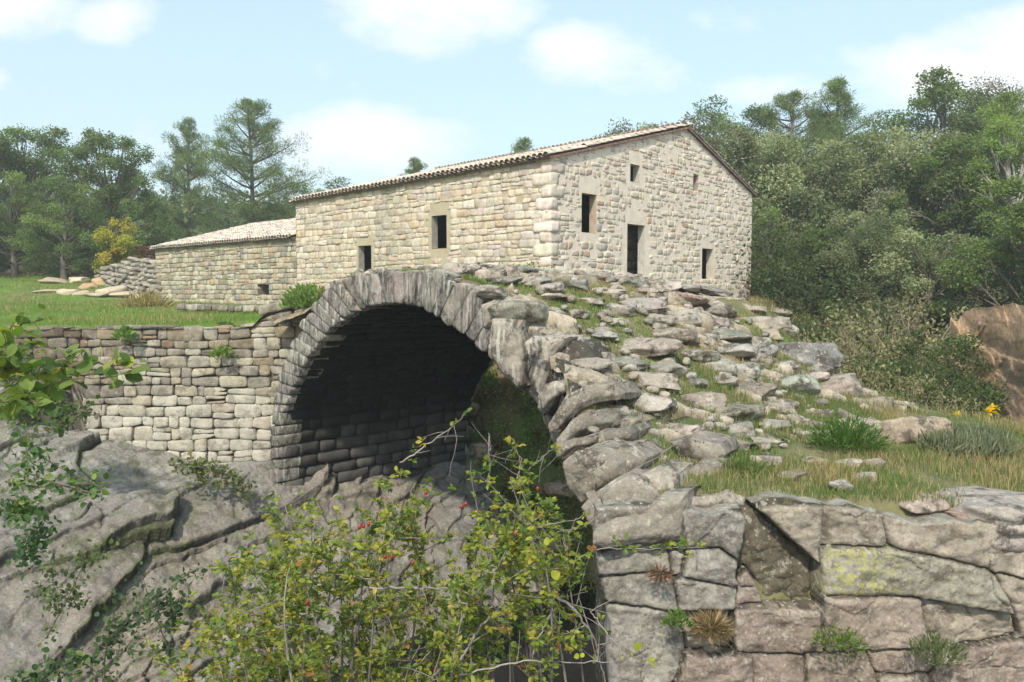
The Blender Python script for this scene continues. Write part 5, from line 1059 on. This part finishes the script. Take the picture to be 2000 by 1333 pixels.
g = Geo(); n = 120000; X = r.uniform(.9, 9, n); Y = r.uniform(6.98, 12.5, n); q, rr_ = qr(X, Y); dn = fbm(P3(X, Y), .9, 3, 70); keep = (r.random(n) < .72 + dn * 1.2) & (q > 4.6) & (X < Y * .75) & (Y > 6.98) & ((X > .25 * Y + .1 * np.sin(Y * 5)) | (r.random(n) < .25))
X, Y = X[keep], Y[keep]; q, rr_ = qr(X, Y); Z = np.where((q < 6.4) & (rr_ < BW) & (rr_ > rnear(q)), deckz(q), Hz(X, Y)); dn = fbm(P3(X, Y), 1.3, 3, 71)
blades(g, X, Y, Z, r.uniform(.03, .13, len(X)) * (1 + dn), r.uniform(.006, .011, len(X)), grasscol(r, len(X), np.clip(.40 + dn * 1.3, .08, .9), (.10, .155, .04), (.15, .20, .06)), r)
n = 85000; q = r.uniform(-2.5, 6.4, n); rr_ = r.uniform(-.1, BW + .3, n); rr_ = np.maximum(rr_, rnear(q) + .25); X, Y = xy(q, rr_); dn = fbm(P3(X, Y), 1.1, 4, 61); keep = (r.random(n) < .22 + dn * 2.4); X, Y, q, dn = X[keep], Y[keep], q[keep], dn[keep]
blades(g, X, Y, deckz(q) - .06 + .05 * dn, r.uniform(.03, .10, len(X)), r.uniform(.008, .014, len(X)), grasscol(r, len(X), np.clip(.6 + 1.2 * fbm(P3(X, Y), .6, 2, 5), .2, .95)), r, .7)
o = g.build('ledge_grass', M_grass, smooth=False); tag(o, 'mixed green and dry grass on the ledge and between the deck rocks', 'grass', kind='stuff')
g = Geo(); n = 90000; Y = r.uniform(17.4, 48, n); X = r.uniform(-.72, .02, n) * Y; q, rr_ = qr(X, Y); fac = (Y * .668 * 0); dF = (X - HC[0]) * NF[0] + (Y - HC[1]) * NF[1]; keep = (q < -5.1) & (dF > .15) & (r.random(n) < 1.0); X, Y = X[keep], Y[keep]; dn = fbm(P3(X, Y), .35, 3, 72)
blades(g, X, Y, Hz(X, Y), r.uniform(.05, .14, len(X)) * (1 + dn), .012 * Y / 18, grasscol(r, len(X), np.clip(.14 + dn * 1.0, .02, .7), (.12, .21, .03), (.17, .27, .05)), r)
o = g.build('lawn_grass', M_grass, smooth=False); tag(o, 'bright green short grass on the terrace left of the arch', 'grass', kind='stuff')
g = Geo(); n = 26000; Y = r.uniform(14, 34, n); X = r.uniform(.30, .55, n) * Y; q, rr_ = qr(X, Y); keep = (rr_ > 5.3) & (((X - HC[0]) * NG[0] + (Y - HC[1]) * NG[1] > .1) | ((X - HC[0]) * D2n[0] + (Y - HC[1]) * D2n[1] > LG + .1)); X, Y = X[keep], Y[keep]; dn = fbm(P3(X, Y), .4, 3, 73)
blades(g, X, Y, Hz(X, Y), r.uniform(.08, .3, len(X)), .014 * Y / 18, grasscol(r, len(X), np.clip(.45 + dn, .1, .9), (.11, .17, .03), (.18, .23, .06)), r)
o = g.build('slope_grass', M_grass, smooth=False); tag(o, 'long half dry grass on the slope behind the deck', 'grass', kind='stuff')

# ---------------------------------------------------------------- rose bush in the foreground
hc_ = at(800, 1333, 4.6); rb = empty('rose_bush', (-.6, 4.6, -3.9), 'large wild rose bush with yellow green leaves and red hips in the middle foreground', 'bush')
st = Geo(); lf = Geo(); r = np.random.default_rng(202)
PGN = np.array([(420, 1040), (520, 960), (640, 965), (760, 925), (900, 890), (1010, 865), (1060, 930), (1150, 1040), (1200, 1180), (1190, 1340), (240, 1345), (330, 1250), (390, 1150)], float)
def inside(px, py):
    c = False
    for i in range(len(PGN)):
        (x1, y1), (x2, y2) = PGN[i], PGN[(i + 1) % len(PGN)]
        if (y1 > py) != (y2 > py) and px < (x2 - x1) * (py - y1) / (y2 - y1) + x1: c = not c
    return c
rpal = np.array([(.25, .28, .045), (.18, .24, .045), (.31, .31, .05), (.12, .18, .04), (.38, .31, .06), (.36, .18, .06), (.08, .12, .035)])
rpw = [.28, .24, .18, .16, .08, .02, .04]
def leafrow(gl, gs_, path, spacing, L, pal, pw_, r, asp=.6, side=.10, ex=.0):
    seg_ = np.r_[0, np.cumsum(np.linalg.norm(np.diff(path, axis=0), axis=1))]; tot = seg_[-1]; m = max(1, int(tot / spacing)); s = np.sort(r.uniform(ex * tot, tot, m)); P = np.stack([np.interp(s, seg_, path[:, k]) for k in range(3)], 1)
    d = nrm(r.normal(size=(m, 3)) + [0, 0, .3]); e = P + d * side * r.uniform(.4, 1.2, (m, 1))
    c0 = pal[r.choice(len(pal), m, p=pw_)]
    for f in (.35, .6, .85, 1.0):
        for sg in ((-1, 1) if f < 1 else (0,)):
            sd_ = nrm(np.cross(d, [0.1, .3, 1.0])) * sg; leaves6(gl, P + (e - P) * f, L, c0, r, asp, bias=np.array([0, -.3, 1.0]), tipdir=nrm(sd_ * 1.2 + d * (.5 if sg else 1.2)), jitter=.18)
    for a, b in zip(P[::3], e[::3]): tube(gs_, np.array([a, (a + b) / 2 + [0, 0, .004], b]), .0012, (.20, .17, .08), 3)
brk = (.20, .17, .15)
bases = [np.array([x, y, z]) for x, y, z in ((-1.3, 4.9, -4.0), (-.8, 4.6, -4.1), (-.3, 4.5, -4.0), (.1, 4.7, -4.1), (-1.0, 4.2, -3.9), (.25, 5.0, -4.0))]
ends = []
while len(ends) < 66:
    px = r.uniform(330, 1200); py = r.uniform(860, 1340)
    if inside(px, py) and not (px > 985 and py > 1050): ends.append((px, py, r.uniform(3.9, 5.6)))
for k, (px, py, Y) in enumerate(ends):
    e = at(px, py, Y); b = bases[np.argmin([abs(q_[0] - e[0] * .8) + r.uniform(0, .5) for q_ in bases])]; path = bez(b + r.normal(0, .08, 3), e, r, .30, 12, .22); tube(st, path, np.linspace(.011, .0025, 12), np.array(brk) * r.uniform(.7, 1.5), 5)
    for j in range(8):
        t = r.uniform(.55, 1.0); s0 = path[int(t * 11)]; q2 = s0 + nrm(r.normal(size=3) + [0, -.1, .5]) * r.uniform(.12, .42); tw = bez(s0, q2, r, .15, 6, .05); tube(st, tw, np.linspace(.004, .0012, 6), np.array(brk) * r.uniform(.7, 1.6), 4)
        leafrow(lf, st, tw, .036, .026, rpal, rpw, r, side=.05)
    leafrow(lf, st, path[7:], .042, .026, rpal, rpw, r, side=.07)
# named twigs that show against the rock, the dark arch and the dark pool
TW = [([(780, 905), (830, 872), (870, 845), (905, 812)], 5.0, .35, .006), ([(560, 1085), (556, 1035), (562, 1000), (535, 955), (510, 920)], 4.6, .3, .006), ([(610, 1160), (560, 1100), (480, 1112), (405, 1110)], 4.5, .5, .006), ([(720, 1148), (820, 1150), (900, 1150), (950, 1190)], 4.3, .15, .008), ([(900, 1290), (940, 1220), (1000, 1165)], 4.2, .1, .009), ([(1050, 1150), (1110, 1180), (1160, 1240), (1185, 1340)], 4.2, .12, .009),
      ([(900, 1320), (1020, 1290), (1110, 1295), (1200, 1292)], 4.1, .1, .006), ([(1040, 1280), (1060, 1230), (1090, 1180), (1100, 1160)], 4.3, .1, .005), ([(1030, 920), (1075, 880), (1110, 868)], 5.2, .5, .004), ([(1040, 1030), (1130, 1015), (1200, 940), (1290, 890), (1330, 858)], 4.9, .05, .004), ([(955, 940), (957, 880), (956, 845)], 4.8, .3, .006), ([(1100, 1110), (1170, 1070), (1290, 1072), (1375, 1068)], 4.7, 1.0, .004), ([(860, 1310), (830, 1340), (800, 1345)], 4.1, 0, .008),
      ([(1000, 960), (1020, 900), (1000, 870)], 4.9, 1.0, .004), ([(400, 1215), (440, 1230), (500, 1240), (560, 1260)], 4.5, .6, .004), ([(1180, 1000), (1140, 1030), (1060, 1045), (980, 1090)], 4.8, .05, .004), ([(1220, 1280), (1180, 1230), (1150, 1190)], 4.2, .2, .006)]
for pts, Y, dn, w in TW:
    p = np.array([at(a, b, Y + .05 * i) for i, (a, b) in enumerate(pts)]); t = np.linspace(0, 1, len(p)); tt = np.linspace(0, 1, 24); path = np.stack([np.interp(tt, t, p[:, k]) for k in range(3)], 1) + r.normal(0, .004, (24, 3)); tube(st, path, np.linspace(w, w * .4, 24), np.array([.27, .24, .21]) * r.uniform(.8, 1.2), 5)
    if dn: leafrow(lf, st, path, .035 / dn, .030, rpal, rpw, r, side=.06)
    for j in range(5): s0 = path[r.integers(4, 23)]; tube(st, bez(s0, s0 + r.normal(0, .12, 3), r, .2, 5), np.linspace(w * .5, .001, 5), np.array([.25, .22, .19]), 4)
# a few grape-like broad leaves at the lower right of the bush
bp = np.array([at(a + r.normal(0, 10), b + r.normal(0, 10), 3.9) for a, b in ((1070, 1080), (1085, 1120), (1090, 1135), (1130, 1290), (1215, 1290), (1230, 1285), (1260, 1290), (1250, 1270), (1275, 1300), (1140, 1280), (1130, 1205), (1165, 1190))])
leaves6(lf, bp[:10], .042, (.36, .38, .05), r, .85, bias=np.array([0, -1., .3]), jitter=.2)
st.build('stems', M_bark, rb); lf.build('foliage', M_leafn, rb, smooth=False)
HIP = [(910, 985), (902, 990), (710, 1028), (720, 1024), (703, 1030), (752, 1088), (765, 1088), (806, 1100), (600, 1178), (616, 1168), (850, 1310), (886, 1113), (832, 963), (1055, 1008), (640, 1330), (1050, 955)]
for i, (px, py) in enumerate(HIP):
    p = at(px, py, 4.25); g = Geo()
    for P in rock_pts(5, 2.0, 3, 0, .0): g.grid(P * [.0095, .0095, .0125] + p, (.5, .02, .02))
    g.build('rose_hip', M_hip, rb, loc=p, weld=True)

# leafy branches entering from the left
fb = empty('leafy_branch', at(-40, 760, 3.7), 'overhanging branch with broad yellow green leaves entering from the left edge', 'branch'); st = Geo(); lf = Geo(); r = np.random.default_rng(303)
fp = np.array([(.18, .25, .055), (.26, .30, .06), (.12, .19, .045), (.07, .12, .035), (.32, .31, .08)]); fw = [.3, .24, .24, .16, .06]
FB = [([(-60, 680), (20, 640), (80, 622)], 3.6, 1.1), ([(-60, 735), (0, 690), (40, 672)], 3.5, 1.2), ([(-50, 800), (60, 730), (170, 712), (285, 712)], 3.8, 1.3), ([(-50, 830), (40, 770), (120, 745), (240, 730)], 3.7, 1.3), ([(-50, 790), (30, 780), (90, 792)], 3.5, 1.4), ([(40, 745), (110, 720), (150, 700)], 3.8, 1.0), ([(-40, 720), (30, 720), (70, 740)], 3.6, 1.2)]
for pts, Y, dn in FB:
    p = np.array([at(a, b, Y + .04 * i) for i, (a, b) in enumerate(pts)]); t = np.linspace(0, 1, len(p)); tt = np.linspace(0, 1, 20); path = np.stack([np.interp(tt, t, p[:, k]) for k in range(3)], 1) + r.normal(0, .006, (20, 3)); tube(st, path, np.linspace(.007, .002, 20), (.16, .13, .09), 5)
    n = int(26 * dn); s = r.integers(3, 20, n); P = path[s] + r.normal(0, .03, (n, 3)); leaves6(lf, P, .064, fp[r.choice(5, n, p=fw)], r, .72, bias=np.array([-.2, -.5, 1.0]), jitter=.15)
    for a, b in zip(path[s], P): tube(st, [a, (a + b) / 2, b], .0015, (.2, .2, .08), 3)
st.build('stems', M_bark, fb); lf.build('foliage', M_leafn, fb, smooth=False)
# darker ivy like foliage hanging below it and plants on the rock
def vine(name, pts, Y, spread, n, leaf, pal, label, seed, cat='plant', asp=.7):
    r = np.random.default_rng(seed); p0 = at(*pts[0], Y); e = empty(name, p0, label, cat); st = Geo(); lf = Geo(); m = len(pts)
    for k in range(max(4, n // 90)):
        a = pts[r.integers(m)]; b = pts[r.integers(m)]; pa = at(a[0] + r.normal(0, spread), a[1] + r.normal(0, spread), Y + r.normal(0, .1)); pb = at(b[0] + r.normal(0, spread), b[1] + r.normal(0, spread), Y + r.normal(0, .1)); path = bez(pa, pb, r, .2, 10); tube(st, path, np.linspace(.005, .0015, 10) * Y / 4, (.14, .12, .09), 4)
        q = path[r.integers(0, 10, 90)] + r.normal(0, leaf * 1.3, (90, 3)); leaves6(lf, q, leaf, np.array(pal)[r.integers(len(pal), size=90)], r, asp, bias=np.array([-.2, -.5, 1.0]))
    st.build('stems', M_bark, e); lf.build('foliage', M_leafn, e, smooth=False); return e
vine('ivy', [(20, 730), (60, 750), (110, 780), (140, 810), (60, 800), (20, 820), (100, 830)], 13.5, 18, 1000, .08, [(.07, .12, .035), (.13, .13, .06), (.10, .17, .04)], 'tangle of green creeper on the earth below the left end of the terrace wall', 5)
vine('ivy', [(5, 840), (60, 830), (110, 880), (60, 930), (20, 980), (130, 930), (170, 900), (190, 945), (10, 900)], 4.6, 22, 480, .034, [(.06, .12, .035), (.09, .16, .045), (.16, .22, .05)], 'dark green trailing leaves over the rock at the left edge', 1)
vine('ivy', [(10, 1000), (30, 1060), (60, 1020), (15, 1120), (50, 1100)], 5.0, 18, 450, .032, [(.05, .10, .04), (.07, .13, .05)], 'blue green sprays lower on the left edge beneath the trailing leaves', 2)
vine('bramble', [(240, 1170), (300, 1130), (330, 1180), (280, 1230), (220, 1260), (340, 1120), (320, 1290), (260, 1320), (360, 1300)], 7.5, 22, 700, .045, [(.04, .075, .03), (.06, .10, .04), (.09, .14, .05)], 'dark bramble growing on the grey rock left of the rose bush', 3)
vine('bramble', [(150, 1100), (100, 1180), (180, 1040), (60, 1230)], 9.5, 26, 500, .05, [(.07, .11, .04), (.12, .15, .05)], 'sparse scrub in the cracks of the bedrock at the lower left', 6)
vine('bramble', [(330, 930), (380, 915), (470, 945), (420, 925)], 15.3, 12, 600, .07, [(.13, .17, .05), (.10, .14, .04), (.20, .19, .09)], 'thin line of weeds where the terrace wall meets the bedrock', 7)
vine('bramble', [(130, 1310), (60, 1330), (240, 1320), (180, 1290)], 5.5, 18, 350, .036, [(.05, .09, .03), (.12, .18, .05)], 'low dark leaves along the bottom left edge of the picture', 4)

g = Geo(); r = np.random.default_rng(404)
for k in range(300):
    q = r.uniform(-8, .5); rr_ = r.uniform(5.4, 8.3); x, y = xy(q, rr_); z = grd(x, y); s = r.uniform(.2, .45); v = inball(r, 150)
    tint = np.array([(.14, .20, .05), (.20, .32, .07), (.28, .20, .12), (.20, .15, .09)][r.choice(4, p=[.35, .25, .25, .15])]) * r.uniform(.7, 1.3); leaves(g, np.array([x, y, z + s * .4]) + v * s, .09, tint, r, .5, bias=nrm(v + [0, 0, .5]) * .9)
o = g.build('bank_plants', M_leaf, smooth=False); tag(o, 'weeds and ferns covering the bank seen through the arch', 'undergrowth', kind='stuff')
bank_r = []
for k in range(26):
    q = r.uniform(-7.5, 0); rr_ = r.uniform(5.4, 7.6); x, y = xy(q, rr_); g = Geo(); s = r.uniform(.25, .5); rock(g, (x, y, grd(x, y) + .1), (s, s * .8, s * .6), None, seed=600 + k, col=np.array([.40, .31, .23]), n=8); bank_r.append(g)
g = Geo()
for b_r in bank_r:
    for v_, q__, c_ in zip(b_r.v, b_r.q, b_r.c): pass
    n0 = g.n; g.v += b_r.v; g.c += b_r.c; g.q += [qq_ + n0 for qq_ in b_r.q]; g.n += b_r.n
o = g.build('bank_rubble', M_deck, weld=True); tag(o, 'brown rubble lying among the weeds beyond the arch', 'rubble', kind='stuff')
# ---------------------------------------------------------------- air
hb = Geo(); box(hb, (-230, -40, -12), (420, 0, 0), (0, 330, 0), (0, 0, 62), (1, 1, 1)); M_air = bpy.data.materials.new('air'); M_air.use_nodes = True; t_ = M_air.node_tree; t_.nodes.clear()
pv = t_.nodes.new('ShaderNodeVolumePrincipled'); pv.inputs['Density'].default_value = .0016; pv.inputs['Color'].default_value = (.96, .97, .97, 1); pv.inputs['Anisotropy'].default_value = .2; oo = t_.nodes.new('ShaderNodeOutputMaterial'); t_.links.new(pv.outputs[0], oo.inputs['Volume'])
ho = hb.build('haze', M_air, smooth=False); ho['kind'] = 'stuff'; ho['label'] = 'thin pale haze filling the valley'; ho['category'] = 'haze'
